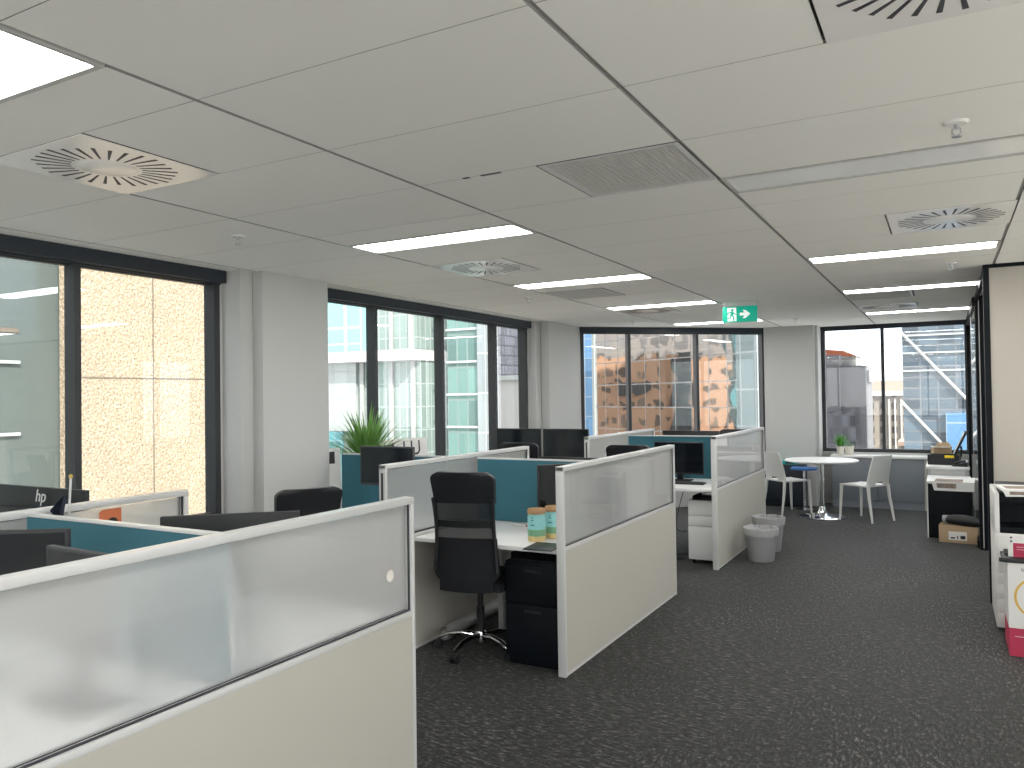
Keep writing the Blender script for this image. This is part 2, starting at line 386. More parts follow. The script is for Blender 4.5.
# walls
def wall(name, *boxes, mats='wall'):
    b = MB()
    for x in boxes: b.box(*x)
    return tag(b.build(name, mats), kind='structure')
wl_ = wall('wall_left', (XL-.12, XL, YB, .7, 0, H), (XL-.12, XL, .7, 4.03, 0, .72), (XL-.12, XL, .7, 4.03, 2.56, H+.1),
     (XL-.12, XL, 4.03, 4.9, 0, H+.1), (XL, -4.50, 4.05, 4.95, 0, H), (XL-.12, XL, 4.9, 8.9, 0, .72), (XL-.12, XL, 4.9, 8.9, 2.56, H+.1),
     (XL-.12, XL, 8.9, 10.05, 0, H+.1), (XL, -4.585, 8.93, 10.05, 0, H))
wall('wall_pier', (-4.497, -4.40, 4.17, 4.87, 0, H))
wall('wall_corner', (-4.575, -4.46, 9.06, 10.05, 0, H))
b = MB()
def dbox(b, s0, s1, o0, o1, z0, z1):
    pts = [D0+DD*s0+DN*o0, D0+DD*s1+DN*o0, D0+DD*s1+DN*o1, D0+DD*s0+DN*o1]
    b.prism([(p.x, p.y) for p in pts], (0, 0, z0), (1, 0, 0), (0, 1, 0), (0, 0, z1-z0))
LD = (D1-D0).length
dbox(b, 0, LD, 0, .12, 0, .72); dbox(b, 0, LD, 0, .12, 2.56, H+.1)
tag(b.build('wall_diagonal', 'wall'), kind='structure')
wall('wall_column', (-2.33, -1.64, 11.86, YE+.12, 0, H))
wall('wall_end', (-1.64, -1.60, 11.95, YE+.12, 0, H), (-1.6, .28, YE, YE+.12, 0, .72), (-1.6, .28, YE, YE+.12, 2.56, H+.1), (.28, XR, YE, YE+.12, 0, H+.1))
wall('wall_right', (XR, XR+.1, YB, YE, 0, .75), (XR, XR+.1, YB, YE, 2.47, H+.1))
wall('wall_back', (XL, XR, YB-.1, YB, 0, .75), (XL, XR, YB-.1, YB, 2.47, H+.1))
b = MB(); b.box(.30, XR, 7.0, 7.1, 0, H)
tag(b.build('wall_office', 'beige'), kind='structure')
b = MB(); b.box(.262, .302, 6.985, 7.10, 0, H); b.box(.302, XR, 6.985, 6.999, H-.028, H); b.box(.302, XR, 6.985, 6.999, 0, .05)
tag(b.build('trim_office', 'black'), kind='structure')
# windows: local x along the wall, y outward
def window(name, p0, p1, mulls, z0, zh, head_in=.06, fr=(.05, .05)):
    d = Vector(p1)-Vector(p0); L = d.length; a = math.atan2(d.y, d.x)
    t = thing(name, (p0[0], p0[1], 0), rotz=a, kind='structure')
    b = MB(); b.box(-.01, L+.01, -head_in, .12, zh, H)
    b.box(0, L, -.012, .0, zh-.012, zh)
    b.build('window_header', 'navy', t)
    b = MB(); b.box(0, L, .01, .10, z0, z0+.05); b.box(0, L, .05, .10, zh-.014, zh)
    b.box(0, fr[0], .0, .11, z0, zh); b.box(L-fr[1], L, .0, .11, z0, zh)
    b.build('window_frame', 'mull', t)
    b = MB(); b.box(0, L, -.03, .10, z0-.03, z0); b.build('window_sill', 'wall', t)
    xs = [fr[0]]
    for s in mulls:
        m = MB(); m.box(s-.021, s+.021, -.0, .105, z0+.05, zh); m.build('mullion', 'mull', t); xs += [s-.02, s+.02]
    xs.append(L-fr[1])
    for k in range(0, len(xs), 2):
        g = MB(); g.box(xs[k], xs[k+1], .085, .089, z0+.05, zh-.01); g.build('glass_pane', 'pane', t)
    return t
window('window_1', (XL, .7), (XL, 4.03), [1.12, 2.245], .75, 2.485)
window('window_2', (XL, 4.9), (XL, 8.9), [.95, 2.075, 3.20], .75, 2.49)
window('window_3', (D0.x, D0.y), (D1.x, D1.y), [.725, 1.77], .75, 2.50, head_in=.03)
window('window_4', (-1.6, YE), (.28, YE), [.815], .75, 2.53, head_in=.03)
window('added_window_right', (XR, YE), (XR, YB), [1.4*k for k in range(1, 12)], .75, 2.47)  # unseen window band added to let daylight in from the right
window('added_window_back', (XR, YB), (XL, YB), [1.38*k for k in range(1, 7)], .75, 2.47)  # likewise added behind the camera, for more daylight on the ceiling
# glazed partition on the right
t = thing('glazed_partition', (.27, 9.3, 0), 'black framed glass office partition running back to the end window', 'partition')
b = MB(); b.box(.0, .09, -.05, .05, 0, H); b.build('post', 'black', t)
b = MB(); b.box(-.02, .02, .051, 2.99, H-.09, H); b.box(-.02, .02, .051, 2.99, 0, .08); b.box(-.02, .02, 2.90, 2.99, .08, H-.09)
b.box(.0, .03, -2.19, -.051, H-.05, H); b.build('rail', 'black', t)
b = MB(); b.box(-.004, .004, .052, 2.90, .08, H-.09); b.build('glass_pane', 'pane2', t)
b = MB(); b.box(.028, .036, -.054, -.0501, .02, H-.02); b.build('edge_strip', 'alu', t)
b = MB(); b.box(-.006, .006, 1.4, 1.408, .08, H-.09); b.build('glass_joint', 'alu', t)
# ============================================================ CEILING FITTINGS
def lamp_thing(i, y, matk, label):
    t = thing('ceiling_light', (cell(i)+.6, y+.15, H), label, 'ceiling light', group='recessed light panels in the ceiling')
    b = MB(); x, v = .592, .146
    b.box(-x, x, -v, -v+.02, -.004, .03); b.box(-x, x, v-.02, v, -.004, .03); b.box(-x, -x+.02, -v+.02, v-.02, -.004, .03); b.box(x-.02, x, -v+.02, v-.02, -.004, .03)
    b.build('light_frame', 'lframe', t)
    b = MB(); b.box(-x+.02, x-.02, -v+.02, v-.02, .002, .02); b.build('diffuser', matk, t)
names = {(0, 1.09): 'lit rectangular ceiling light cut by the top left corner of the picture', (0, 3.79): 'nearest of the four bright bars in the left light row, above the second window',
 (0, 5.89): 'bright light bar in the left row beside the second grey grille', (0, 7.99): 'bright light bar in the left row just before the exit sign', (0, 10.39): 'farthest light bar of the left row, partly hidden behind the exit sign',
 (2, 5.89): 'bright light bar nearest the camera in the right row, just beyond the vent', (2, 7.99): 'second bright light bar of the right row, before a grey grille', (2, 10.39): 'farthest bright light bar of the right row, near the end window'}
for i, y in LIT: lamp_thing(i, y, 'emit', names.get((i, y), 'added unseen ceiling light panel outside the picture, for light balance'))  # entries missing from names are unseen lamps added to balance the light
lamp_thing(2, 3.49, 'unlit', 'switched-off white light panel in the ceiling at upper right')
def vent(x, y, label):
    t = thing('ceiling_vent', (x+.3, y+.3, H), label, 'vent', group='square swirl air vents in the ceiling')
    b = MB(); b.box(-.3, .3, -.3, .3, -.004, -.0005); b.lathe([(.001, -.008), (.10, -.008), (.112, -.004)], seg=40); b.build('face_plate', 'vent', t)
    b = MB()
    for k in range(28):
        a = 2*PI*k/28; ln = .255 if k % 3 else .265
        c = Vector((math.cos(a+.12), math.sin(a+.12), 0)); n = Vector((-c.y, c.x, 0))
        q = [c*.13-n*.0035, c*ln-n*.0075, c*ln+n*.0075, c*.13+n*.0035]
        b.prism([(p.x, p.y) for p in q], (0, 0, -.005), (1, 0, 0), (0, 1, 0), (0, 0, .004))
    b.build('slots', 'slot', t)
    return t
VL = ['swirl vent in the ceiling at the far left, below the lit corner light', 'swirl vent between the two nearest light bars of the left row', 'small far swirl vent behind the light bar near the exit sign',
      'swirl vent at right, beyond the sprinkler and switched-off panel', 'swirl vent cut by the top edge of the picture at upper right', 'far swirl vent in front of the last right-hand light bar']
for (x, y), l in zip(VENTS, VL): vent(x, y, l)
def grille(x, y, label):
    t = thing('return_grille', (x+.3, y+.3, H), label, 'grille', group='grey egg-crate return air grilles')
    b = MB(); v = .296
    for a in (-1, 1): b.box(-v, v, a*v, a*(v-.022), -.004, .03); b.box(a*v, a*(v-.022), -v+.022, v-.022, -.004, .03)
    b.build('grille_frame', 'alu', t)
    b = MB()
    for a in (-1, 1): b.box(-v-.006, v+.006, a*(v+.0005), a*(v+.006), -.0015, .0) ; b.box(a*(v+.0005), a*(v+.006), -v, v, -.0015, .0)
    b.build('shadow_gap', 'slot', t)
    b = MB()
    for k in range(30):
        c = -.27+.54*(k+.5)/30; b.box(c-.003, c+.003, -.274, .274, .0, .014); b.box(-.274, .274, c-.003, c+.003, .0005, .0135)
    b.build('lattice', 'egg', t)
    b = MB(); b.box(-.274, .274, -.274, .274, .0145, .03); b.build('backing', 'egg', t)
for (x, y), l in zip(GRIL, ['large grey return air grille in the middle of the ceiling', 'grey return grille in the left row beyond the second light bar', 'grey return grille in the right row beyond the second light bar']): grille(x, y, l)
def sprinkler(x, y, label):
    t = thing('sprinkler', (x, y, H), label, 'sprinkler', group='ceiling sprinklers')
    b = MB(); b.lathe([(0, -.008), (.034, -.008), (.042, -.001), (.042, .002)], seg=24); b.build('escutcheon', 'vent', t)
    b = MB(); b.cyl((0, 0, -.008), (0, 0, -.024), .008); b.tube([(-.012, 0, -.02), (-.014, 0, -.04), (0, 0, -.05)], .0025, 6); b.tube([(.012, 0, -.02), (.014, 0, -.04), (0, 0, -.05)], .0025, 6)
    b.lathe([(0, -.05), (.016, -.051), (.016, -.053), (0, -.054)], seg=16); b.build('head', 'steel', t)
for x, y, l in [(.05, 3.21, 'sprinkler at upper right, between the grille and the switched-off panel'), (-3.58, 3.21, 'sprinkler at left above the first window'), (.05, 6.75, 'sprinkler beyond the first right-hand light bar'),
                (-3.52, 6.72, 'sprinkler above the second window, left of the grey grille'), (-3.55, 9.7, 'sprinkler above the corner column, before the three-pane window'), (-1.68, 10.6, 'sprinkler in the ceiling right of the exit sign')]: sprinkler(x, y, l)
# exit sign
t = thing('exit_sign', (-1.865, 8.3, H), 'green running man exit sign with white arrow hanging from the ceiling', 'sign', rotz=R(6))
b = MB(); b.box(-.17, .17, -.03, .03, -.04, 0, .003); b.box(-.165, .165, -.004, .004, -.06, -.04); b.build('mount', 'alu', t)
b = MB(); b.box(-.175, .175, -.011, .011, -.215, -.05, .004); b.build('sign_panel', 'green', t)
b = MB(); f = dict(o=(0, -.0115, -.1325), ux=(1, 0, 0), uy=(0, 0, 1), depth=(0, -.001, 0))
b.prism([(-.125, -.07), (-.035, -.07), (-.035, .07), (-.125, .07)], **f); b.build('door_symbol', 'white_e', t)
b = MB(); f2 = dict(f); f2['o'] = (-.08, -.0127, -.1325)
b.prism([(.005+.015*math.cos(2*PI*k/14), .045+.015*math.sin(2*PI*k/14)) for k in range(14)], **f2)
for pl in ([(-.012, .03), (.02, .026), (.012, -.012), (-.016, -.008)], [(.012, .024), (.045, .0), (.04, -.008), (.01, .01)], [(-.01, .03), (-.042, .022), (-.045, -.004), (-.036, -.004), (-.032, .014), (-.01, .016)],
           [(-.016, -.006), (0, -.01), (-.012, -.04), (-.045, -.046), (-.045, -.036), (-.02, -.032)], [(-.002, -.008), (.014, -.01), (.026, -.035), (.022, -.068), (.010, -.068), (.012, -.036)]):
    b.prism(pl, **f2)
b.build('running_man', 'green', t)
b = MB(); b.prism([(.0, -.014), (.05, -.014), (.028, -.042), (.055, -.042), (.105, 0), (.055, .042), (.028, .042), (.05, .014), (0, .014)], **f); b.build('arrow', 'white_e', t)
# ============================================================ WORKSTATIONS
def panel(x, y0, y1, label, h=1.21, stain=False, slot=False):
    L = y1-y0; t = thing('partition_panel', (x, y0, 0), label, 'partition', rotz=R(90), group='white partition panels with frosted tops')
    b = MB(); q = .025; p = .022
    b.box(0, p, -q, q, 0.0, h-.001, .003); b.box(L-p, L, -q, q, 0, h-.001, .003)
    b.box(0, L, -q-.001, q+.001, h-.028, h, .004); b.box(p, L-p, -q, q, .722, .745, .002); b.box(p, L-p, -q, q, .005, .022)
    b.build('panel_frame', 'alu', t)
    b = MB(); b.box(p, L-p, -.0235, .0235, .022, .722); b.build('lower_panel', 'lam', t)
    b = MB(); b.box(p+.006, L-p-.006, -.004, .004, .751, h-.034); [setattr(f, 'material_index', 1) for f in b.bm.faces if f.normal.y < .5]
    gl = b.build('frosted_glass', ['frost', 'gclear'], t)
    b = MB()
    for s in (-1, 1):
        y = s*.012
        b.box(p, p+.008, y-.003, y+.003, .745, h-.028); b.box(L-p-.008, L-p, y-.003, y+.003, .745, h-.028)
        b.box(p+.008, L-p-.008, y-.003, y+.003, .745, .751)
    b.build('gasket', 'gasket', t)
    b = MB()
    if slot: b.box(-.002, .001, -.008, .008, .03, h-.05)
    b.box(L-.001, L+.002, -.008, .008, .03, h-.05); b.build('post_slot', 'slot', t)
    if stain:
        b = MB(); b.lathe([(0, 0), (.022, .0), (.024, .001), (.0, .0015)], seg=20)
        o = b.build('round_sticker', 'cream', gl); o.rotation_euler = (R(90), 0, 0); o.location = (L-.14, -.0042, .91)
    return t
panel(-1.965, .92, 2.655, 'big frosted partition panel in the foreground, nearest the camera', stain=True)
panel(-1.965, 4.10, 6.22, 'partition panel at the end of the second row, beside the black filing cabinet')
panel(-1.885, 7.22, 9.40, 'farthest aisle partition panel, with the two grey bins against it', h=1.225)
FP = panel(-3.105, .70, 2.46, 'rear frosted partition panel at left carrying an orange card', slot=True)
panel(-3.045, 3.84, 5.74, 'partition panel left of the black mesh chair', slot=True)
panel(-3.11, 7.12, 9.12, 'inner partition panel of the far row, left of the aisle end panel', slot=True)
b = MB(); b.box(0, .10, -.002, 0, 0, .075); b.build('x', 'orange'); bpy.data.objects.remove(bpy.data.objects['x'])
t = thing('orange_card', (-3.095, 2.03, 1.085), 'orange card with a black circle stuck on the rear frosted panel', 'card', rotz=R(90))
b = MB(); b.prism([(.012, 0), (.10, 0), (.10, .085), (.012, .085), (0, .075), (0, .01)], (0, 0, 0), (1, 0, 0), (0, 0, 1), (0, -.002, 0)); b.build('card', 'orange', t)
b = MB(); b.prism([(.06+.024*math.cos(2*PI*k/20), .025+.024*math.sin(2*PI*k/20)) for k in range(20)], (0, -.002, 0), (1, 0, 0), (0, 0, 1), (0, -.001, 0)); b.build('black_circle', 'print', t)
def tealscreen(x0, x1, y, label, h=1.178):
    t = thing('desk_screen', (x0, y, 0), label, 'desk screen', group='teal fabric desk screens')
    b = MB(); L = x1-x0; b.box(0, L, -.012, .012, .728, h-.012); b.build('fabric', 'teal', t)
    b = MB(); b.box(0, L, -.014, .014, h-.012, h, .002); b.build('cap', 'alu', t)
    return t
tealscreen(-3.078, -1.992, 1.74, 'teal desk screen behind the foreground frosted panel', h=1.20)
tealscreen(-3.018, -1.992, 4.93, 'teal desk screen behind the black mesh chair')
tealscreen(-3.083, -1.912, 8.22, 'dark teal desk screen behind the far monitor and keyboard')
tealscreen(-4.33, -3.072, 4.95, 'teal desk screen near the window, behind a dark monitor')
def desk(x0, x1, y0, y1, label, z=.725, legs=True):
    t = thing('desk', (x0, y0, 0), label, 'desk', group='white workstation desks'); L, D = x1-x0, y1-y0
    b = MB(); b.box(0, L, 0, D, z-.026, z, .002); b.build('desktop', 'desk', t)
    b = MB(); b.box(.05, L-.05, D*.78, D*.78+.04, z-.075, z-.026); b.build('rail', 'alu', t)
    for x in ((.06, L-.11) if legs is True else legs):
        b = MB(); b.box(x, x+.04, D*.78, D*.78+.04, .0, z-.026); b.build('leg', 'alu', t)
    return t
desk(-3.07, -1.995, 1.0, 1.72, 'white desk behind the foreground panel, camera side')
desk(-3.07, -1.995, 1.757, 2.60, 'white desk behind the foreground panel, far side')
desk(-4.55, -3.14, 1.70, 2.46, 'white window desk carrying the wide monitor at left')
desk(-3.015, -1.995, 4.12, 4.915, 'white desk in front of the black mesh chair, with two jars', legs=(.26, .97))
desk(-3.015, -1.995, 4.945, 5.75, 'white desk on the far side of the middle teal screen')
desk(-4.33, -3.075, 4.10, 4.935, 'white desk by the second window with a dark monitor')
desk(-3.08, -1.915, 7.30, 8.205, 'white desk with keyboard above the white drawer pedestal')
desk(-3.08, -1.915, 8.235, 9.10, 'white desk behind the far teal screen')
desk(-4.62, -3.14, 7.35, 8.15, 'white desk by the corner column with twin black monitors')
def monitor(loc, w, h, rotz, label, base=.12, back='bplast', tilt=0, logo=None):
    """screen faces local -y; loc = on the desk, base = clearance under the panel"""
    t = thing('monitor', loc, label, 'monitor', rotz=rotz, group='black computer monitors')
    rx = Matrix.Rotation(tilt, 3, 'X')
    b = MB(); b.box(-w/2, w/2, -.012, .012, base, base+h, .004); b.box(-w*.3, w*.3, .0125, .035, base+h*.15, base+h*.75, .006)
    b.build('housing', back, t)
    b = MB(); b.box(-w/2+.01, w/2-.01, -.0135, -.012, base+.018, base+h-.01); b.build('screen', 'screen', t)
    b = MB(); b.box(-.03, .03, .036, .055, .01, base+h*.55, .004); b.build('stand', 'bplast', t)
    b = MB(); b.box(-.12, .12, -.06, .12, 0, .012, .004); b.build('base', 'bplast', t)
    if logo:
        text_mesh(logo, 'logo', 'alu', .085, t, facing((-.12, .0365, base+h*.905), (-1, 0, 0), (0, 1, 0)), shear=.25)
    return t
dk = .7255
monitor((-3.90, 2.22, dk), .86, .405, R(180), 'wide black monitor seen from behind, pale logo on its back, at left', base=.085, logo='hp')
monitor((-2.66, 1.36, dk), .52, .33, R(34), 'dark monitor at lower left, in front of the teal screen', base=.165)
monitor((-2.22, 1.40, dk), .34, .30, R(-3), 'small dark screen just right of the lower left monitor', base=.165, back='dgrey')
monitor((-2.47, 2.17, dk), .52, .33, R(180+41), 'black monitor behind the teal screen, its top edge showing over the foreground panel', base=.12)
monitor((-3.615, 4.62, dk), .49, .29, 0, 'dark grey monitor near the plant, in front of the window-side teal screen', base=.25, back='dgrey')
monitor((-2.19, 4.68, dk), .42, .38, R(52), 'monitor half hidden behind the second row end panel, right of the jars', base=.07)
monitor((-4.265, 7.85, dk), .57, .33, 0, 'left one of the twin black monitors by the corner column', base=.20)
monitor((-3.675, 7.85, dk), .55, .33, 0, 'right one of the twin black monitors by the corner column', base=.20)
monitor((-2.43, 7.93, dk), .52, .33, 0, 'black monitor in front of the far dark teal screen', base=.07)
monitor((-2.60, 8.95, dk), .66, .34, R(180), 'monitor showing only its top edge above the far teal screen', base=.13)
monitor((-2.5, 5.4, dk), .5, .33, R(180), 'monitor seen as a dark blur through the second row frosted panel', base=.10)
def keyboard(loc, rotz, label):
    t = thing('keyboard', loc, label, 'keyboard', rotz=rotz)
    b = MB(); b.box(-.22, .22, -.065, .065, 0, .016, .003); b.build('case', 'bplast', t)
    b = MB()
    for r_ in range(5):
        for c in range(20): b.box(-.205+c*.0205, -.188+c*.0205, -.052+r_*.021, -.035+r_*.021, .016, .021)
    b.build('keys', 'dgrey', t)
keyboard((-2.32, 7.68, dk), R(4), 'black keyboard on the far desk in front of its monitor')
# ---- task chairs
def sheet(b, z0, z1, hw, yf, th, nz=14, nx=8, bulge=.03):
    def fn(u, v):
        z = z0+(z1-z0)*v; w = hw(z); x = (2*u-1)*w
        return Vector((x, yf(z)+bulge*(1-(2*u-1)**2)*-1+bulge, z))
    b.grid(fn, nx, nz, (0, th, 0)); return b
def task_chair(loc, rotz, label, z_top=1.17):
    t = thing('office_chair', loc, label, 'office chair', rotz=rotz, group='black office chairs')
    b = MB(); b.lathe([(0, .05), (.035, .05), (.04, .07), (.035, .12), (.028, .13), (0, .13)], seg=20)
    for k in range(5):
        a = 2*PI*k/5+PI/2+.35; c = Vector((math.cos(a), math.sin(a), 0))
        b.tube([c*.03+Vector((0, 0, .10)), c*.12+Vector((0, 0, .112)), c*.21+Vector((0, 0, .10)), c*.285+Vector((0, 0, .072))], [.022, .021, .018, .015], 10, flat=.75)
    base = b.build('star_base', 'chrome', t)
    for k in range(5):
        a = 2*PI*k/5+PI/2+.35; c = Vector((math.cos(a), math.sin(a), 0)); n = Vector((-c.y, c.x, 0)); p = c*.285
        b = MB(); z = Vector((0, 0, .027))
        for s in (-1, 1): b.cyl(p+z+n*s*.008, p+z+n*s*.024, .026, seg=16)
        b.box(p.x-.012, p.x+.012, p.y-.012, p.y+.012, .03, .06, .003); b.build('caster', 'bplast', base)
    b = MB(); b.cyl((0, 0, .12), (0, 0, .28), .026); b.cyl((0, 0, .26), (0, 0, .41), .018); b.build('gas_lift', 'bplast', t)
    b = MB(); b.box(-.10, .10, -.14, .10, .405, .44, .008); b.tube([(.09, .0, .42), (.22, .02, .415)], .007, 8); b.build('mechanism', 'bplast', t)
    b = MB()
    def seat(u, v):
        x = (2*u-1)*.215*(1-.12*(abs(2*v-1))**4); y = -.22+.48*v
        return Vector((x, y, .475+.02*(1-(2*u-1)**4)-.03*max(0, v-.75)**1.0))
    b.grid(seat, 12, 12, (0, 0, -.05)); b.build('seat', 'bfab', t)
    k = (z_top-.50)/.67
    Z = lambda z: .50+(z-.50)*k
    yf = lambda z: -.285-.09*((z-.5)/.67)**1.4 + .03*math.sin((z-.5)/.67*PI)
    def hw(z):
        q = (z-.5)/(z_top-.5)
        w = .212-.018*math.sin(min(1, q*1.1)*PI)-.012*q
        if q > .93: w -= .05*((q-.93)/.07)**2.6
        if q < .07: w -= .05*((.07-q)/.07)**2.2
        return w
    b = sheet(MB(), Z(.98), z_top, hw, yf, .045, 16); b.build('headrest', 'leather', t)
    b = sheet(MB(), Z(.75), Z(.98), hw, yf, .004); b.build('mesh_back', 'cmesh', t)
    b = sheet(MB(), Z(.83), Z(.872), lambda z: hw(z)-.004, lambda z: yf(z)-.008, .02, 4); b.build('lumbar_band', 'bplast', t)
    b = sheet(MB(), .435, Z(.76), lambda z: hw(max(z, .5)) if z > .5 else hw(.5), lambda z: yf(max(z, .5)), .022, 12); b.build('lower_back', 'bfab', t)
    for s in (-1, 1):
        pts = [Vector((s*(hw(z)-.004), yf(z)+.012, z)) for z in [Z(.56+.045*i) for i in range(11)]]
        b = MB(); b.tube(pts, .012, 8); b.build('back_frame', 'bplast', t)
    b = MB(); b.tube([(0, -.08, .42), (0, -.22, .43), (0, -.262, .50), (0, -.265, .62)], [.03, .03, .028, .02], 10, flat=.45); b.build('back_bracket', 'bplast', t)
    return t
ch = task_chair((-2.635, 4.305, 0), R(13), 'black high-back mesh office chair with chrome base facing the middle desk')
dup(ch, (-2.56, 7.0, 0), 'black office chair at the far desk, its rounded top just over the second row panel', R(8))
task_chair((-3.60, 3.66, 0), R(62), 'black office chair at left, its back rising over the foreground panel by the pier', 1.09)
dup(ch, (-3.72, 7.02, 0), 'black office chair in front of the twin monitors by the corner column', R(12))
dup(ch, (-2.36, 9.62, 0), 'black office chair with rounded top beyond the far dark teal screen', R(172))
# ---- black cabinet, white pedestal
t = thing('filing_cabinet', (-2.385, 4.18, 0), 'black two-drawer filing cabinet under the middle desk, beside the end panel', 'filing cabinet')
b = MB(); b.box(0, .39, .02, .60, 0, .62, .003); b.build('carcass', 'black', t)
for z0, z1 in ((.02, .365), (.375, .605)):
    b = MB(); b.box(.006, .384, 0, .02, z0, z1, .003); d = b.build('drawer', 'black', t)
    b = MB(); b.box(.14, .25, -.008, 0, z1-.045, z1-.03, .002); b.build('handle', 'bplast', d)
t = thing('paper_tray', (-2.19, 4.42, .6205), 'low black tray on top of the black filing cabinet', 'tray')
b = MB(); b.box(-.17, .17, -.2, .2, 0, .006); b.box(-.17, -.165, -.2, .2, .006, .045); b.box(.165, .17, -.2, .2, .006, .045); b.box(-.165, .165, .195, .2, .006, .045); b.build('tray_body', 'bplast', t)
t = thing('drawer_pedestal', (-2.19, 7.40, 0), 'white three-drawer mobile pedestal under the far desk', 'pedestal')
b = MB(); b.box(0, .285, .018, .52, .04, .60, .003); b.build('carcass', 'desk', t)
for z0, z1 in ((.045, .358), (.364, .458), (.464, .595)):
    b = MB(); b.box(.003, .282, 0, .017, z0, z1, .002); d = b.build('drawer', 'desk', t)
    if z1 > .5:
        b = MB(); b.lathe([(0, 0), (.008, 0), (.008, .004), (0, .004)], seg=12); o = b.build('lock', 'bplast', d); o.location = (.25, 0, .54); o.rotation_euler = (R(90), 0, 0)
for x in (.04, .245):
    for y in (.06, .46):
        b = MB(); b.cyl((x-.012, y, .02), (x+.012, y, .02), .02); b.build('caster', 'bplast', t)
t = thing('black_tray', (-2.06, 7.62, .6005), 'flat black document tray on top of the white pedestal', 'tray')
b = MB(); b.box(-.1, .1, -.16, .16, 0, .005); b.box(-.1, -.095, -.16, .16, .005, .04); b.box(.095, .1, -.16, .16, .005, .04); b.build('tray_body', 'bplast', t)
# ---- desk items
def jar(loc, label, m2):
    t = thing('storage_jar', loc, label, 'jar', group='label-wrapped jars with brown lids')
    b = MB(); b.m(0).lathe([(0, 0), (.05, 0), (.055, .006), (.055, .035)]); b.m(1).lathe([(.0555, .035), (.0555, .075)]); b.m(2).lathe([(.0558, .075), (.0558, .155), (.05, .168), (.046, .172)]); b.build('jar_body', ['jarb', m2, 'jar'], t)
    b = MB(); b.lathe([(.05, .168), (.056, .170), (.057, .19), (.05, .20), (0, .202)]); b.build('lid', 'cork', t)
    b = MB()
    for k, (z, w) in enumerate(((.145, .016), (.13, .022), (.10, .034))):
        for j in range(6):
            a0 = -PI/2-.0+(-.5+j/6)*w*18*.7; a1 = a0+w*18*.7/6
            q = [(.0562*math.cos(a), .0562*math.sin(a)) for a in (a0, a1)]
            vs = [b.bm.verts.new((q[0][0], q[0][1], z)), b.bm.verts.new((q[1][0], q[1][1], z)), b.bm.verts.new((q[1][0], q[1][1], z+.006)), b.bm.verts.new((q[0][0], q[0][1], z+.006))]
            b.bm.faces.new(vs)
    b.build('label_print', 'teal', t)
jar((-2.235, 4.33, dk), 'front jar with brown lid and blue-green label on the middle desk', 'jarg')
jar((-2.185, 4.47, dk), 'second jar with brown lid, right behind the front one', 'jarg')
t = thing('mouse_pad', (-2.10, 4.16, dk), 'flat black pad on the desk corner beside the end panel', 'pad', rotz=R(5))
b = MB(); b.box(-.09, .09, -.11, .11, 0, .008, .003); b.build('pad', 'bplast', t)
t = thing('pen', (-2.66, 4.78, dk), 'thin red and white pen lying below the middle teal screen', 'pen', rotz=R(-8))
b = MB(); b.cyl((0, 0, .006), (.12, 0, .006), .005, seg=8); b.build('barrel', 'paper', t)
b = MB(); b.cyl((.12, 0, .006), (.15, 0, .006), .0055, seg=8); b.build('cap', 'crimson', t)
t = thing('power_outlet', (-2.42, 4.90, dk), 'small black desk outlet below the middle teal screen', 'outlet')
b = MB(); b.box(-.06, .06, -.05, -.005, 0, .05, .004); b.build('housing', 'bplast', t)
b = MB()
for x in (-.035, .02): b.box(x, x+.02, -.052, -.0501, .014, .036)
b.build('socket', 'dgrey', t)
t = thing('poster_tube', (-2.96, 4.38, .0455), 'clear white rolled tube lying on the carpet under the middle desk', 'tube', rotz=R(3))
b = MB(); b.tube([(0, 0, 0), (0, .95, 0)], .045, 24, caps=False); b.build('tube', 'bag', t)
b = MB(); b.tube([(0, .002, 0), (0, .6, 0)], .03, 20, caps=False); b.build('inner_roll', 'paper', t)
t = thing('cardboard_box', (-2.60, 4.95, 0), 'small brown cardboard box on the floor behind the mesh chair base', 'box')
b = MB(); b.box(0, .18, 0, .14, .031, .21, .002); b.build('box_body', 'card', t); b = MB(); b.box(.0, .18, .05, .09, .2105, .212); b.build('tape', 'paper', t)
t.location = (-2.57, 4.80, -.03)
def cable(name, pts, label):
    b = MB(); P_ = [Vector(p) for p in pts]; out = []
    for i in range(len(P_)-1):
        p0, p1, p2, p3 = P_[max(i-1, 0)], P_[i], P_[i+1], P_[min(i+2, len(P_)-1)]
        for k in range(6):
            s = k/6; out.append(.5*((2*p1)+(-p0+p2)*s+(2*p0-5*p1+4*p2-p3)*s*s+(-p0+3*p1-3*p2+p3)*s**3))
    out.append(P_[-1]); b.tube(out, .004, 6); tag(b.build(name, 'bplast'), label, 'cable')
cable('cable', [(-2.28, 4.50, .695), (-2.33, 4.46, .66), (-2.37, 4.42, .66), (-2.37, 4.38, .64)], 'black cable hanging under the middle desk beside the cabinet')
cable('cable', [(-2.85, 4.75, .006), (-2.78, 4.62, .006), (-2.70, 4.80, .006), (-2.82, 4.95, .006), (-2.66, 5.0, .006)], 'tangled black cable on the carpet by the poster tube')
cable('cable', [(-2.36, 7.9, .69), (-2.40, 7.75, .40), (-2.36, 7.62, .28), (-2.30, 7.72, .25)], 'black cable hanging beside the white pedestal')
cable('cable', [(-2.55, 7.60, .006), (-2.40, 7.50, .006), (-2.30, 7.58, .006), (-2.42, 7.72, .006), (-2.26, 7.80, .006)], 'black cable coiled on the carpet left of the white pedestal')
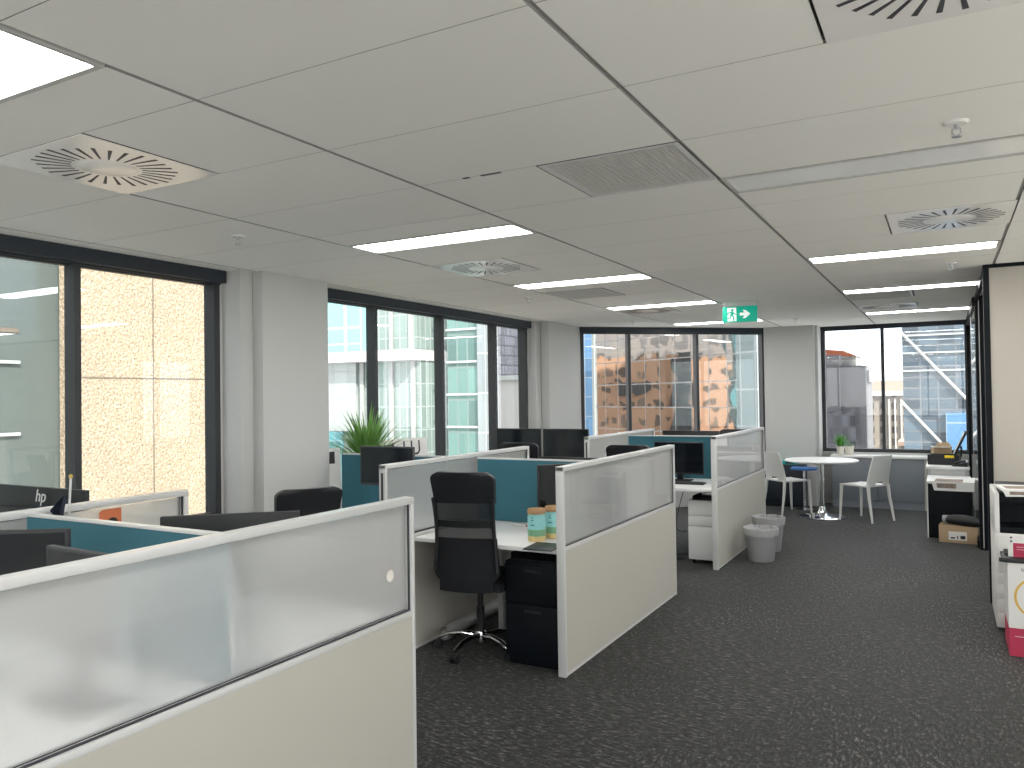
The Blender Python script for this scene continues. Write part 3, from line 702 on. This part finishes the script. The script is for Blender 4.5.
# flag
t = thing('desk_flag', (-3.01, 1.84, dk), 'small dark flag on a white pole with gold tip behind the teal screen', 'flag')
b = MB(); b.lathe([(0, 0), (.04, 0), (.04, .012), (.008, .02), (0, .02)], seg=20); b.build('flag_base', 'alu', t)
b = MB(); b.cyl((-.03, 0, .015), (.03, 0, .60), .0045, seg=8); b.build('pole', 'alu', t)
b = MB(); b.lathe([(0, 0), (.007, .005), (.008, .014), (0, .02)], (.03, 0, .598), 12); b.build('finial', 'gold', t)
b = MB()
def fl(u, v):
    top = Vector((.023, 0, .535)); bot = Vector((.010, 0, .40)); p = top.lerp(bot, v)
    return p+Vector((-.21*u*(.04+.96*v), -.012-.012*math.sin(u*7+v*2), -.02*u*v))
b.grid(fl, 14, 10, (0, .002, 0)); b.build('cloth', 'flag', t)
# ============================================================ WINDOW LEDGE ITEMS (second window)
t = thing('low_cabinet', (-4.64, 4.98, 0), 'low white cabinet under the second window, behind the teal screen', 'cabinet')
b = MB(); b.box(0, .29, 0, 1.7, 0, .76, .003); b.build('carcass', 'desk', t)
for k in range(3):
    b = MB(); b.box(.291, .305, .01+.565*k, .555+.565*k, .03, .73, .002); b.build('door', 'desk', t)
def leafy(name, loc, n, hgt, spr, matk, label, potr=.1, poth=.2, wid=.02, seed=1):
    rnd = random.Random(seed)
    t = thing(name, loc, label, 'plant')
    b = MB(); b.lathe([(0, 0), (potr*.78, 0), (potr, poth), (potr*.9, poth), (potr*.85, poth-.02), (0, poth-.02)]); b.build('pot', 'pot', t)
    b = MB()
    for k in range(n):
        a = rnd.uniform(0, 2*PI); s = spr*rnd.uniform(.25, 1); h = hgt*rnd.uniform(.55, 1)*(1.12-.5*s/spr)
        dr = rnd.uniform(.0, .35)*h*(s/spr); c = Vector((math.cos(a), math.sin(a), 0)); nrm = Vector((-c.y, c.x, 0))
        L_, Rr = [], []
        for i in range(8):
            f = i/7; p = c*(.02+s*f**1.5)+Vector((0, 0, poth-.02+h*f-dr*f**3)); w = wid*(math.sin(PI*min(1, f*.85+.15))**.8)*(1-f)**.35+.0006
            L_.append(b.bm.verts.new(p-nrm*w+Vector((0, 0, w*.4)))); Rr.append(b.bm.verts.new(p+nrm*w+Vector((0, 0, w*.4))))
        mid = []
        for i in range(8):
            mid.append(b.bm.verts.new((L_[i].co+Rr[i].co)/2-Vector((0, 0, .4*(L_[i].co-Rr[i].co).length*.5))))
        for i in range(7):
            for A, B in ((L_, mid), (mid, Rr)):
                f_ = b.bm.faces.new((A[i], B[i], B[i+1], A[i+1])); f_.smooth = True
    b.build('leaves', matk, t)
    return t
leafy('potted_plant', (-4.45, 5.40, .76), 150, .70, .46, 'leaf', 'spiky green potted plant standing by the second window', potr=.12, poth=.24, wid=.015, seed=3)
def poster(loc, w, h, rotz, lean, label, letters, dark=None):
    t = thing('printed_board', loc, label, 'board', rotz=rotz); rx = Matrix.Rotation(lean, 4, 'X')
    b = MB(); b.box(-w/2, w/2, -.004, .004, 0, h); o = b.build('board', 'paper', t); o.rotation_euler.x = lean
    for k, (tx, x, z, s) in enumerate(letters):
        q = text_mesh(tx, 'lettering', 'print', s, o, facing((x, -.0045, z), (1, 0, 0), (0, -1, 0)), ext=.0006)
    if dark:
        b = MB(); b.box(dark[0], dark[1], -.0055, -.0041, dark[2], dark[3]); b.build('dark_print', 'print', o)
    return t
poster((-4.50, 4.99, .76), .20, .45, R(62), R(-5), 'white board with a dark printed block beside the pier, left of the plant', [], (-.06, .05, .32, .42))
poster((-4.55, 6.08, .76), .66, .47, R(78), R(-5), 'pale board with big black letters behind the plant by the second window', [('LU', .12, .37, .2)], (-.28, -.10, .34, .42))
poster((-4.42, 5.20, .76), .16, .34, R(55), R(-4), 'small white sheet with a dark sketch left of the teal window-side screen', [], (-.03, .03, .08, .20))
# chrome easel like thing near the second window
# ============================================================ BREAKOUT AREA
def cafe_chair(loc, rotz, label, matk='wplast'):
    """sitter faces local +y"""
    t = thing('cafe_chair', loc, label, 'chair', rotz=rotz, group='white moulded cafe chairs')
    b = MB()
    def seat(u, v):
        x = (2*u-1)*(.205-.012*v); y = -.20+.42*v
        return Vector((x, y, .452-.018*math.sin(PI*u)*math.sin(PI*v)-.02*max(0, v-.8)*5*.3))
    b.grid(seat, 10, 10, (0, 0, -.018)); b.build('seat', matk, t)
    b = MB()
    def yb(z): return -.195-.085*(max(0, z-.45)/.38)**1.3
    def bk(u, v, z0, z1):
        z = z0+(z1-z0)*v; w = .20-.03*((z-.45)/.38)**2
        return Vector(((2*u-1)*w, yb(z)-.025*(1-(2*u-1)**2)+.0, z))
    b.grid(lambda u, v: bk(u, v, .495, .825), 10, 12, (0, .016, 0))
    for u0, u1 in ((0, .32), (.68, 1)): b.grid(lambda u, v: bk(u0+(u1-u0)*u, v, .44, .495), 4, 3, (0, .016, 0))
    b.build('backrest', matk, t)
    for s in (-1, 1):
        b = MB(); b.tube([(s*.185, .195, .45), (s*.19, .20, .30), (s*.20, .215, 0)], [.021, .019, .013], 8); b.build('leg', matk, t)
        b = MB(); b.tube([(s*.185, -.195, .46), (s*.19, -.21, .30), (s*.205, -.26, 0)], [.021, .019, .013], 8); b.build('leg', matk, t)
    return t
cc = cafe_chair((-1.90, 11.10, 0), R(-42), 'white cafe chair left of the round table, beside the far partition panel')
dup(cc, (-.93, 10.87, 0), 'white cafe chair right of the round table, in front of the grey cabinet', R(57))
t = thing('round_table', (-1.44, 10.88, 0), 'round white pedestal table between the two cafe chairs', 'table')
b = MB(); b.lathe([(0, .715), (.42, .715), (.45, .728), (.45, .738), (.44, .745), (0, .745)], seg=64); b.build('tabletop', 'desk', t)
b = MB(); b.cyl((0, 0, .03), (0, 0, .715), .037, seg=28); b.build('column', 'chrome', t)
b = MB(); b.lathe([(0, .0), (.29, 0), (.295, .008), (.26, .02), (.14, .034), (.07, .055), (.045, .10), (.04, .14), (0, .14)], seg=48); b.build('base', 'chrome', t)
t = thing('credenza', (-1.44, 11.95, 0), 'low grey cabinet with white top under the end window', 'cabinet')
b = MB(); b.box(0, 1.16, .018, .33, .0, .69); b.build('carcass', 'greyc', t)
b = MB(); b.box(0.0, 1.16, .01, .018, .0, .10); b.build('kickboard', 'greyc', t)
for k in range(2):
    b = MB(); b.box(.004+.578*k, .576+.578*k, .0, .017, .105, .685, .002); d = b.build('door', 'greyc', t)
    b = MB(); b.box(.5-.44*(k)+.578*k, .51-.44*k+.578*k, -.012, 0, .52, .62, .002); b.build('handle', 'greyc', d)
b = MB(); b.box(-.02, 1.20, -.02, .34, .691, .725, .003); b.build('top', 'desk', t)
b = MB(); b.box(1.161, 1.19, .0, .33, 0, .69); b.build('end_panel', 'lam', t)
leafy('small_plant', (-1.335, 12.06, .725), 100, .26, .15, 'leaf2', 'small bright green grass plant in a cream pot on the grey cabinet', potr=.055, poth=.12, wid=.006, seed=5)
leafy('small_plant', (-1.23, 12.17, .725), 30, .08, .06, 'leaf2', 'second small pot plant behind the grass plant, nearer the end window', potr=.065, poth=.12, wid=.005, seed=6)
t = thing('dark_cabinet', (-2.31, 11.64, 0), 'low navy cabinet in front of the column behind the left cafe chair', 'cabinet')
b = MB(); b.box(0, .55, .015, .205, 0, .60, .003); b.build('carcass', 'navy', t); b = MB(); b.box(.005, .272, 0, .014, .03, .595, .002); b.build('door', 'navy', t); b = MB(); b.box(.278, .545, 0, .014, .03, .595, .002); b.build('door', 'navy', t)
t = thing('document_box', (-2.0, 11.74, .6), 'flat turquoise box on the navy cabinet behind the round table', 'box')
b = MB(); b.box(-.14, .14, -.085, .085, 0, .045, .004); b.build('box_body', 'teal2', t); b = MB(); b.box(-.02, .08, -.087, -.0851, .012, .034); b.build('label_patch', 'print', t)
t = thing('blue_stool', (-1.74, 11.455, 0), 'blue seat on a chrome foot behind the left cafe chair', 'stool')
b = MB(); b.grid(lambda u, v: Vector(((2*u-1)*.17*(1-.1*(2*v-1)**4), (2*v-1)*.14*(1-.1*(2*u-1)**4), .58-.02*math.sin(PI*u)*math.sin(PI*v))), 10, 10, (0, 0, -.025)); b.build('seat', 'blue', t)
b = MB(); b.cyl((0, 0, .02), (0, 0, .56), .02); b.build('column', 'chrome', t)
b = MB(); b.lathe([(0, 0), (.12, 0), (.12, .008), (.03, .03), (0, .03)]); b.build('base', 'chrome', t)
def wastebin(loc, h, label):
    t = thing('waste_bin', loc, label, 'bin', group='grey waste bins')
    b = MB(); r0, r1 = .115, .152
    pr = []
    seg = 48
    rings = []
    for z, q in ((0, r0), (h*.02, r0+.002), (h*.72, r0+(r1-r0)*.74)):
        rings.append([b.bm.verts.new(((q+(.003 if k % 2 else 0))*math.cos(2*PI*k/seg), (q+(.003 if k % 2 else 0))*math.sin(2*PI*k/seg), z)) for k in range(seg)])
    for A, B in zip(rings, rings[1:]):
        for k in range(seg): b.bm.faces.new((A[k], A[(k+1) % seg], B[(k+1) % seg], B[k]))
    b.bm.faces.new(rings[0][::-1])
    b.build('bin_body', 'gbin', t)
    b = MB(); b.lathe([(r0+(r1-r0)*.70+.004, h*.70), (r1*.965, h*.80), (r1, h*.97), (r1+.006, h*.985), (r1+.006, h), (r1-.004, h), (r1-.012, h*.9), (r0*.9, .02), (0, .015)], seg=48); b.build('rim', 'gbin', t)
    b = MB(); seg = 40; rings = []
    rnd = random.Random(4)
    for z, q in ((h*.80, r1+.004), (h*.93, r1+.010), (h+.004, r1+.010), (h+.006, r1-.004), (h*.9, r1-.018), (h*.5, r1-.04)):
        rings.append([b.bm.verts.new(((q+rnd.uniform(0, .005))*math.cos(2*PI*k/seg), (q+rnd.uniform(0, .005))*math.sin(2*PI*k/seg), z+rnd.uniform(-.006, .006))) for k in range(seg)])
    for A, B in zip(rings, rings[1:]):
        for k in range(seg): f = b.bm.faces.new((A[k], A[(k+1) % seg], B[(k+1) % seg], B[k])); f.smooth = True
    b.build('liner', 'bag', t)
    return t
wastebin((-1.60, 7.84, 0), .31, 'front grey waste bin with liner beside the far partition panel')
wastebin((-1.63, 8.36, 0), .34, 'rear grey waste bin, behind the other bin at the far panel')
# ============================================================ RIGHT SIDE
t = thing('black_cabinet', (-.20, 9.80, 0), 'low black cabinet by the glass partition with papers on top', 'cabinet')
b = MB(); b.box(.0, .42, .02, .70, .0, .595, .003); b.build('carcass', 'black', t)
b = MB(); b.box(.005, .41, 0, .019, .02, .59, .002); b.build('front_panel', 'black', t)
b = MB(); b.box(-.012, .425, -.01, .70, .596, .622, .003); b.build('top', 'desk', t)
b = MB(); b.box(-.012, -.001, .0, .70, 0, .595); b.build('side_panel', 'desk', t)
t = thing('paper_sheet', (.02, 9.92, .6225), 'large printed sheet lying over the front edge of the black cabinet', 'paper', rotz=R(-3))
b = MB(); b.box(-.18, .23, -.145, .40, 0, .002); b.prism([(-.18, 0), (.23, 0), (.23, -.10), (-.15, -.10)], (0, -.145, .002), (1, 0, 0), (0, 0, 1), (0, -.0015, 0)); b.build('sheet', 'paper', t)
b = MB(); b.box(-.15, .12, -.14, .16, .002, .0025); b.prism([(-.13, -.02), (.06, -.02), (.06, -.07), (-.12, -.07)], (0, -.1452, .002), (1, 0, 0), (0, 0, 1), (0, -.0018, 0)); b.build('printed_image', 'photo', t)
t = thing('side_desk', (-.23, 10.55, 0), 'white desk behind the black cabinet along the glass partition', 'desk')
b = MB(); b.box(0, .45, 0, 1.1, .69, .72, .003); b.build('desktop', 'desk', t)
for x in (.02, .40):
    for y in (.04, 1.02):
        b = MB(); b.box(x, x+.03, y, y+.03, 0, .69); b.build('leg', 'alu', t)
b = MB(); b.box(.05, .40, .04, .055, .40, .69); b.build('modesty_panel', 'desk', t)
t = thing('black_crate', (-.04, 10.92, .72), 'black open plastic crate on the white side desk', 'crate', rotz=R(-6))
b = MB()
for a in (0, 1): b.prism([(-.15, 0), (.15, 0), (.165, .12), (-.165, .12)], (0, -.12+.23*a, 0), (1, 0, 0), (0, 0, 1), (0, .01, 0))
b.box(-.155, .155, -.11, .11, 0, .008); b.box(-.165, -.15, -.12, .12, 0, .12); b.box(.15, .165, -.12, .12, 0, .12); b.build('crate_body', 'bplast', t)
b = MB(); b.box(.02, .12, -.128, -.12, .085, .118, .003); b.build('clip', 'yellow', t)
t = thing('cardboard_carton', (-.07, 11.2, .72), 'cardboard carton with white flap behind the black crate', 'box', rotz=R(10))
b = MB(); b.box(-.1, .1, -.1, .1, 0, .19, .002); b.build('carton_body', 'card', t)
b = MB(); b.prism([(-.1, 0), (.11, .0), (.06, .07), (-.05, .06)], (0, -.1, .191), (1, 0, 0), (0, .25, 1), (0, .004, 0)); b.build('flap', 'card', t)
b = MB(); b.box(-.11, .09, -.12, .05, .1915, .20); b.build('paper_stack', 'paper', t)
t = thing('tilted_screen', (.085, 11.28, .72), 'tilted flat screen on a stand leaning by the glass partition', 'screen')
b = MB(); rt_ = Matrix.Rotation(R(24), 3, 'Y'); b.box(-.012, .012, -.16, .16, .04, .38, .004, rot=rt_); o = b.build('housing', 'bplast', t); o.location = (.05, 0, .02)
b = MB(); b.box(-.002, .0, -.15, .15, .05, .37, rot=rt_); o = b.build('screen_face', 'alu', t); o.location = (.037, 0, .026)
b = MB(); b.box(-.05, .10, -.08, .08, 0, .015, .004); b.tube([(.03, 0, .01), (.07, 0, .12), (.06, 0, .20)], .012, 8); b.build('stand', 'bplast', t)
t = thing('desk_phone', (.13, 10.68, .72), 'black desk phone at the front of the white side desk', 'phone', rotz=R(-10))
b = MB(); b.prism([(-.08, 0), (.08, 0), (.08, .05), (-.08, .015)], (0, -.06, 0), (0, 0, 0) if False else (1, 0, 0), (0, 0, 1), (0, .12, 0)); b.build('phone_body', 'bplast', t)
b = MB(); b.tube([(-.06, -.035, .03), (0, -.035, .058), (.06, -.035, .064)], .015, 8); b.build('handset', 'bplast', t)
t = thing('floor_carton', (-.10, 9.58, 0), 'brown cardboard carton on the carpet in front of the black cabinet', 'box', rotz=R(-4))
b = MB(); b.box(0, .355, 0, .2, 0, .18, .002); b.build('carton_body', 'card', t)
b = MB(); b.box(.09, .26, -.002, 0, .03, .12); b.build('shipping_label', 'paper', t)
b = MB(); b.box(.11, .15, -.003, -.002, .045, .06); b.box(.17, .18, -.003, -.002, .045, .075); b.box(.20, .245, -.003, -.002, .045, .08); b.build('label_print', 'print', t)
t = thing('handheld_vacuum', (-.04, 9.60, .18), 'dark cordless device lying across the floor carton', 'device', rotz=R(-14))
b = MB(); b.tube([(.0, .04, .055), (.07, .05, .06), (.16, .05, .058), (.27, .04, .05), (.36, .03, .035)], [.045, .056, .064, .058, .03], 14, flat=.95); b.build('device_body', 'bplast', t)
b = MB(); b.tube([(-.03, .04, .055), (.02, .043, .056)], [.045, .0465], 14); b.build('end_cap', 'gbin', t)
# copier
t = thing('copier', (.265, 6.17, 0), 'white and black office copier at the right edge of the picture', 'copier')
b = MB(); b.box(0, .60, .012, .62, .03, .66, .006); b.box(0, .03, .012, .62, .66, .925, .004); b.box(.03, .60, .40, .62, .66, .925); b.build('cabinet', 'wplast', t)
b = MB(); b.box(.031, .60, .02, .40, .66, .70, .004); b.box(.031, .60, .10, .40, .84, .925, .008); b.box(.031, .6, .28, .40, .70, .86); b.box(.10, .3, .09, .10, .86, .90); b.build('output_bay', 'black', t)
for z0, z1 in ((.05, .13), (.135, .225), (.23, .325), (.33, .40), (.405, .65)):
    b = MB(); b.box(.012, .59, 0, .012, z0, z1, .002); d = b.build('drawer', 'wplast', t)
    if z1 < .45:
        b = MB(); b.box(.22, .38, -.003, 0, z1-.03, z1-.015); b.build('handle', 'dgrey', d)
b = MB(); b.box(.035, .59, .02, .6, .926, .95, .006); b.build('scanner_lid', 'dgrey', t)
t = thing('newspaper', (.40, 6.24, .985), 'folded printed paper resting on the copier front', 'paper', rotz=R(6))
t.location.z = .951
b = MB(); b.box(-.11, .2, -.16, .14, 0, .016, .003); b.prism([(-.11, 0), (.2, 0), (.2, -.035), (-.09, -.045)], (0, -.161, .012), (1, 0, 0), (0, 0, 1), (0, -.006, 0)); b.build('paper_fold', 'paper', t); b = MB(); b.box(-.08, .17, -.12, .04, .016, .0168); b.prism([(-.07, -.01), (.19, -.01), (.19, -.028), (-.07, -.032)], (0, -.1672, .012), (1, 0, 0), (0, 0, 1), (0, -.0008, 0)); b.build('printed_image', 'photo', t)
t = thing('display_carton', (.305, 5.66, 0), 'white carton with crimson foot and ochre ring at the right edge', 'carton')
b = MB(); b.m(1).box(0, .36, 0, .40, 0, .17); b.m(0).box(0, .36, 0, .40, .17, .565); b.build('carton_body', ['wplast', 'crimson'], t)
b = MB(); n = 40
for k in range(n):
    a, c = 2*PI*k/n, 2*PI*(k+1)/n
    b.prism([(.125*math.cos(a), .125*math.sin(a)), (.125*math.cos(c), .125*math.sin(c)), (.112*math.cos(c), .112*math.sin(c)), (.112*math.cos(a), .112*math.sin(a))], (.155, 0, .36), (1, 0, 0), (0, 0, 1), (0, -.0012, 0))
b.build('ring_print', 'ring', t)
text_mesh('unit', 'lettering', 'print', .04, t, facing((.10, -.001, .53), (1, 0, 0), (0, -1, 0)), ext=.0006)
text_mesh('088', 'lettering', 'pinkt', .05, t, facing((.13, -.001, .07), (1, 0, 0), (0, -1, 0)), ext=.0006)
b = MB(); b.box(.03, .33, -.0012, 0, .118, .123); b.build('small_print', 'pinkt', t)
t = thing('leaflet_tray', (.30, 5.68, .565), 'black leaflet tray on top of the display carton', 'tray')
b = MB(); b.box(-.02, .36, -.03, .25, 0, .02, .004); b.box(-.04, .03, -.045, -.03, .005, .03, .004); b.box(0, .36, .10, .25, .02, .035); b.build('tray_body', 'bplast', t)
t = thing('leaflet_pad', (.33, 5.75, .586), 'white hole-punched pad with a crimson block standing in the black tray', 'leaflet')
b = MB(); b.box(-.015, .30, 0, .012, 0, .135); b.build('pad', 'paper', t)
b = MB(); b.box(.012, .30, -.002, 0, .0, .085); b.build('crimson_block', 'crimson', t)
b = MB(); b.box(.03, .25, -.003, -.002, .06, .064); b.box(.03, .2, -.003, -.002, .045, .048); b.build('print_lines', 'pinkt', t)
b = MB()
for z in (.095, .118): b.prism([(.006*math.cos(2*PI*k/12), .006*math.sin(2*PI*k/12)) for k in range(12)], (0.002, 0, z), (1, 0, 0), (0, 0, 1), (0, -.001, 0))
b.build('punch_holes', 'print', t)
# ============================================================ OUTSIDE
b = MB(); b.box(-260, 260, -120, 320, -46, -45); tag(b.build('ground', mat('street_grey', (.55, .55, .54), .9)), kind='structure')
OM = dict(
    bay=facade_mat('dark_bay_wall', (.16, .15, .15), (.07, .07, .075), .9, 1.4, .08, .3, spread=.4, metal=0),
    postw=mat('post_white', (.30, .31, .30), .6), palegl=facade_mat('pale_glass', (.60, .64, .62), (.66, .72, .70), .9, 1.2, .04, .2, .05, .1, .1),
    pale=facade_mat('reflection_backdrop_wall', (.50, .48, .46), (.34, .34, .35), 1.8, 1.7, .3, .4, spread=.3, metal=0),
    pebble=pebble_mat(), joint=mat('panel_joint', (.14, .115, .09), .9), mirror=mirror_facade(),
    orange=facade_mat('orange_tower_wall', (.84, .50, .32), (.24, .17, .13), 1.5, 1.45, .40, .3, spread=.5, metal=0),
    cyan=facade_mat('cyan_sky_reflection', (.70, .74, .75), (.42, .90, .92), 2.6, 9, .05, .1, .03, .1, .15), ggreen=facade_mat('grey_green_glass', (.60, .68, .65), (.40, .52, .48), .42, 1.1, .03, .2, .05, .12, .15),
    teal=facade_mat('teal_glass', (.26, .44, .46), (.13, .38, .42), .42, 1.35, .03, .15, .05, .40, .15), green=facade_mat('green_glass', (.30, .42, .39), (.22, .40, .36), .55, 1.5, .05, .2, .05, .3, .12),
    dark=facade_mat('dark_tower_glass', (.22, .22, .25), (.30, .30, .35), .5, .9, .08, .2, .05, .5, .15), white=mat('white_concrete', (.44, .44, .43), .7), cream=facade_mat('cream_wall', (.52, .45, .37), (.16, .14, .13), .95, 1.1, .25, .3, spread=.4, metal=.1),
    blue=facade_mat('blue_glass', (.24, .26, .28), (.155, .215, .27), .8, .55, .035, .12, .05, .45, .2), blue2=facade_mat('bright_blue_glass', (.40, .52, .66), (.17, .38, .66), 1.6, 1.5, .04, .1, .03, .2, .15),
    grey=mat('grey_render', (.15, .15, .16), .8, var=.1, vscale=1), roof=mat('orange_roof', (.42, .11, .05), .8), lgrey=facade_mat('light_grey_glass', (.6, .63, .64), (.50, .56, .57), 1, 1.8, .05, .18, .05, .15, .2),
    band=mat('facade_band', (.38, .41, .40), .5), sage=mat('grey_green_panel', (.085, .105, .10), .2), sign=mat('blue_sign', (.03, .17, .5), .5), wsign=mat('white_sign', (.85, .85, .85), .5), pink=mat('pinkish_stone', (.36, .26, .21), .8))
M.update({'O'+k: v for k, v in OM.items()})
# pebble-faced block by the first window
t = thing('stone_block', (-9, 5.41, -45), 'sunlit pebble-textured concrete building right outside the first window', 'building')
b = MB(); b.box(-.4, 0, .26, 3.9, 0, 51); b.build('wall', 'Opebble', t)
b = MB(); b.box(-.002, .008, 1.243, 1.257, 0, 51)
for z in (42.6, 46.92): b.box(-.002, .008, .26, 3.9, z-.007, z+.007)
b.build('joints', 'Ojoint', t)
# grey-green block at far left
t = thing('sage_block', (-9.43, -3, -45), 'grey-green glass office block filling the leftmost window pane', 'building')
b = MB(); b.box(-3, 0, -3, 11.0, 0, 51); b.build('wall', 'Osage', t)
b = MB(); b.box(0, .02, -3, 8.2, 47.44, 47.49); b.build('joint', 'Ojoint', t)
for z in (47.08, 46.25):
    b = MB(); b.box(0, .05, -3, 8.2, z, z+.035); b.build('ledge', 'Oband', t)
# cluster seen through the second window
t = thing('white_frame_tower', (-27.6, 30, -45), 'glass office with white beam and posts seen through the second window', 'building')
b = MB(); b.box(0, 3.0, 0, 4, 48.9, 62); b.build('cyan_glazing', 'Ocyan', t)  # sky reflection put into the cyan base colour
b = MB(); b.box(3.0, 5.75, .3, 4, 48.9, 62); b.build('grey_glazing', 'Oggreen', t)
b = MB(); b.box(.0, 5.8, .5, 4, 0, 48.4); b.build('lower_glazing', 'Oggreen', t)
b = MB(); b.box(-.5, 5.9, -.5, 4.2, 48.4, 48.9); b.build('beam', 'Owhite', t)
for x, w, z1 in ((1.55, .22, 62), (4.15, .2, 62), (5.30, .26, 62)):
    b = MB(); b.box(x, x+w, -.06 if x < 3 else .2, .45, 48.9, z1); b.build('post', 'Opostw', t)
for x in (2.2, 4.0, 5.3):
    b = MB(); b.box(x, x+.22, .35, .45, 0, 48.4); b.build('post', 'Opostw', t)
b = MB(); b.box(-.3, 2.0, .3, .49, 45.0, 48.4); b.build('pale_glazing', 'Opalegl', t)
b = MB(); b.box(-.3, 1.6, -.25, -.2, 30, 45.0); b.build('dark_glazing', 'Oteal', t)
t = thing('teal_tower', (-25.2, 34.3, -45), 'teal glass tower with pale floor lines, middle of the second window', 'building')
b = MB(); b.box(.1, 2.25, 0, 2.8, 0, 62); b.build('glazing', 'Oteal', t)
b = MB()
for k in range(16): b.box(.1, 2.25, -.1, 0, 31.2+1.95*k, 31.32+1.95*k)
b.build('floor_band', 'Oband', t)
t = thing('green_tower', (-20.35, 30.6, -45), 'pale green banded glass tower in the third pane of the second window', 'building')
b = MB(); b.box(0, 1.75, 0, 1, 0, 62); b.build('glazing', 'Ogreen', t)
b = MB(); b.box(1.75, 2.15, -.2, 1, 0, 62); b.build('corner_pier', 'Olgrey', t)
b = MB()
for k in range(18): b.box(0, 1.75, -.12, 0, 33.2+1.5*k, 33.3+1.5*k)
b.build('floor_band', 'Oband', t)
t = thing('dark_tower', (-37.3, 60, -45), 'dark tower with white sign letters right of the green tower', 'building')
b = MB(); b.box(0, 2.0, 0, 9, 0, 53.3); b.build('glazing', 'Odark', t)
text_mesh('AO', 'sign_letters', 'Owsign', 1.1, t, facing((1.05, -.1, 52.3), (1, 0, 0), (0, -1, 0)), ext=.05)
t = thing('dark_office', (-38.4, 70, -45), 'dark grey tower with a blue sign in the last pane of the second window', 'building')
b = MB(); b.box(-1, 5.0, 0, 12, 0, 66); b.build('glazing', 'Odark', t)
b = MB(); b.box(1.9, 3.2, -.6, -.01, 49.4, 51.2); b.build('blue_sign', 'Osign', t)
t = thing('cream_hall', (-35.4, 58, -45), 'pale cream building below the dark tower with blue sign', 'building')
b = MB(); b.box(0, 6, 0, 1.5, 0, 48.0); b.build('wall', 'Owhite', t)
b = MB(); b.box(-.2, 6.2, -.3, 1.5, 48.0, 48.4); b.build('cornice', 'Oband', t)
# mirror facade (third window) and the orange tower it reflects
MA = math.atan2(-.553, .833)
t = thing('mirror_tower', (-13, 42, -45), 'mirror-glass tower reflecting an orange building in the three-pane window', 'building', rotz=MA)
b = MB(); b.box(-7.85, 5.0, 0, 3.0, 0, 72); b.build('glazing', 'Omirror', t)
b = MB(); b.box(5.0, 6.4, -.3, 3.0, 0, 72); b.build('corner_glazing', 'Olgrey', t)
b = MB(); b.box(-8.1, -7.85, -.1, 3.0, 0, 72); b.build('corner_fin', 'Oband', t)
t = thing('orange_tower', (-40, 31, -45), 'sunlit orange-brown tower mirrored in the glass of the three-pane window', 'building')
b = MB(); b.box(-8, 0, 0, 18, 0, 49.9); b.build('wall', 'Oorange', t)
b = MB(); b.box(0, .5, 6.6, 8.6, 0, 50.2); b.build('dark_bay', 'Obay', t)
b = MB(); b.box(0, .3, 10.5, 13.5, 46.6, 47.9); b.build('window_strip', 'Obay', t)
t = thing('reflection_backdrop', (-49, 30, -45), 'pale grey backdrop added to tone down the mirrored sky above the orange building', 'building')
b = MB(); b.box(-8, 0, 0, 21, 0, 66); b.build('wall', 'Opale', t)  # added only to grey the reflection above the orange tower
t = thing('blue_tower', (-24.5, 56, -45), 'glass tower with blue sky reflection painted in, at the left edge of the three-pane window', 'building')
b = MB(); b.box(-2.5, 3.4, 0, 4, 0, 62); b.build('glazing', 'Oblue2', t)  # blue of the reflected sky painted into the glass colour
b = MB(); b.box(-2.5, -.05, -2, -.01, 0, 48.5); b.build('podium', 'Opink', t)
# end window
t = thing('grey_block', (-7.6, 60, -45), 'plain grey building with orange roof at the left of the end window', 'building')
b = MB(); b.box(-3, 1.0, 0, 6, 0, 49.25); b.box(1.0, 2.65, .4, 6, 0, 48.45); b.build('wall', 'Ogrey', t)
b = MB(); b.box(-.2, 1.9, 2, 6, 48.0, 49.2); b.build('roof_house', 'Opostw', t)
b = MB(); b.prism([(-1.0, 0), (2.0, 0), (1.1, .42), (-.8, .62)], (0, 1.8, 49.2), (1, 0, 0), (0, 0, 1), (0, 4.3, 0)); b.build('roof', 'Oroof', t)
b = MB(); b.box(2.65, 2.85, 1, 5, 47.3, 48.1); b.build('balcony', 'Opostw', t)
b = MB(); b.box(.3, 2.0, -.05, -.005, 20, 45.2); b.build('glazing', 'Odark', t)
t = thing('cream_block', (-8.5, 80, -45.4), 'cream old building with rows of windows in the middle of the end window', 'building')
b = MB(); b.box(0, 5.4, 0, 6, 0, 46.6); b.build('wall', 'Ocream', t)
b = MB(); b.box(-.2, 5.5, -.4, 6, 46.6, 47.0); b.build('cornice', 'Owhite', t)
b = MB(); b.box(.3, 5.2, .5, 6, 47.0, 48.0); b.build('parapet', 'Opink', t)
b = MB()
for k in range(4): b.box(3.3+.5*k, 3.42+.5*k, -.2, -.005, 40, 46.3)
b.build('pilaster', 'Owhite', t)
t = thing('brick_annex', (-5.2, 66, -45), 'low pinkish building with white window rows below the glass tower', 'building')
b = MB(); b.box(2.0, 4.8, 0, 5, 0, 42.5); b.build('wall', 'Ocream', t); b = MB(); b.box(1.9, 4.9, -.2, 5, 42.5, 42.8); b.build('parapet', 'Opink', t)
t = thing('braced_tower', (-1.95, 45, -45), 'blue-grey glass tower with white diagonal braces in the end window', 'building')
b = MB(); b.box(0, 9, 0, 8, 0, 62); b.build('glazing', 'Oblue', t)
b = MB()
for k in range(5): b.box(0, 9, -.1, 0, 47.6+.9*k, 47.68+.9*k)
b.build('floor_band', 'Oband', t)
for z0, x1 in ((49.7, 3.6), (46.1, 2.6)):
    b = MB(); b.tube([(-.1, -.12, z0), (x1, -.12, z0-x1*1.24)], .07, 8); b.build('brace', 'Owhite', t)
b = MB(); b.box(1.9, 5, -.3, -.01, 30, 45.5); b.build('lower_glazing', 'Oblue2', t)
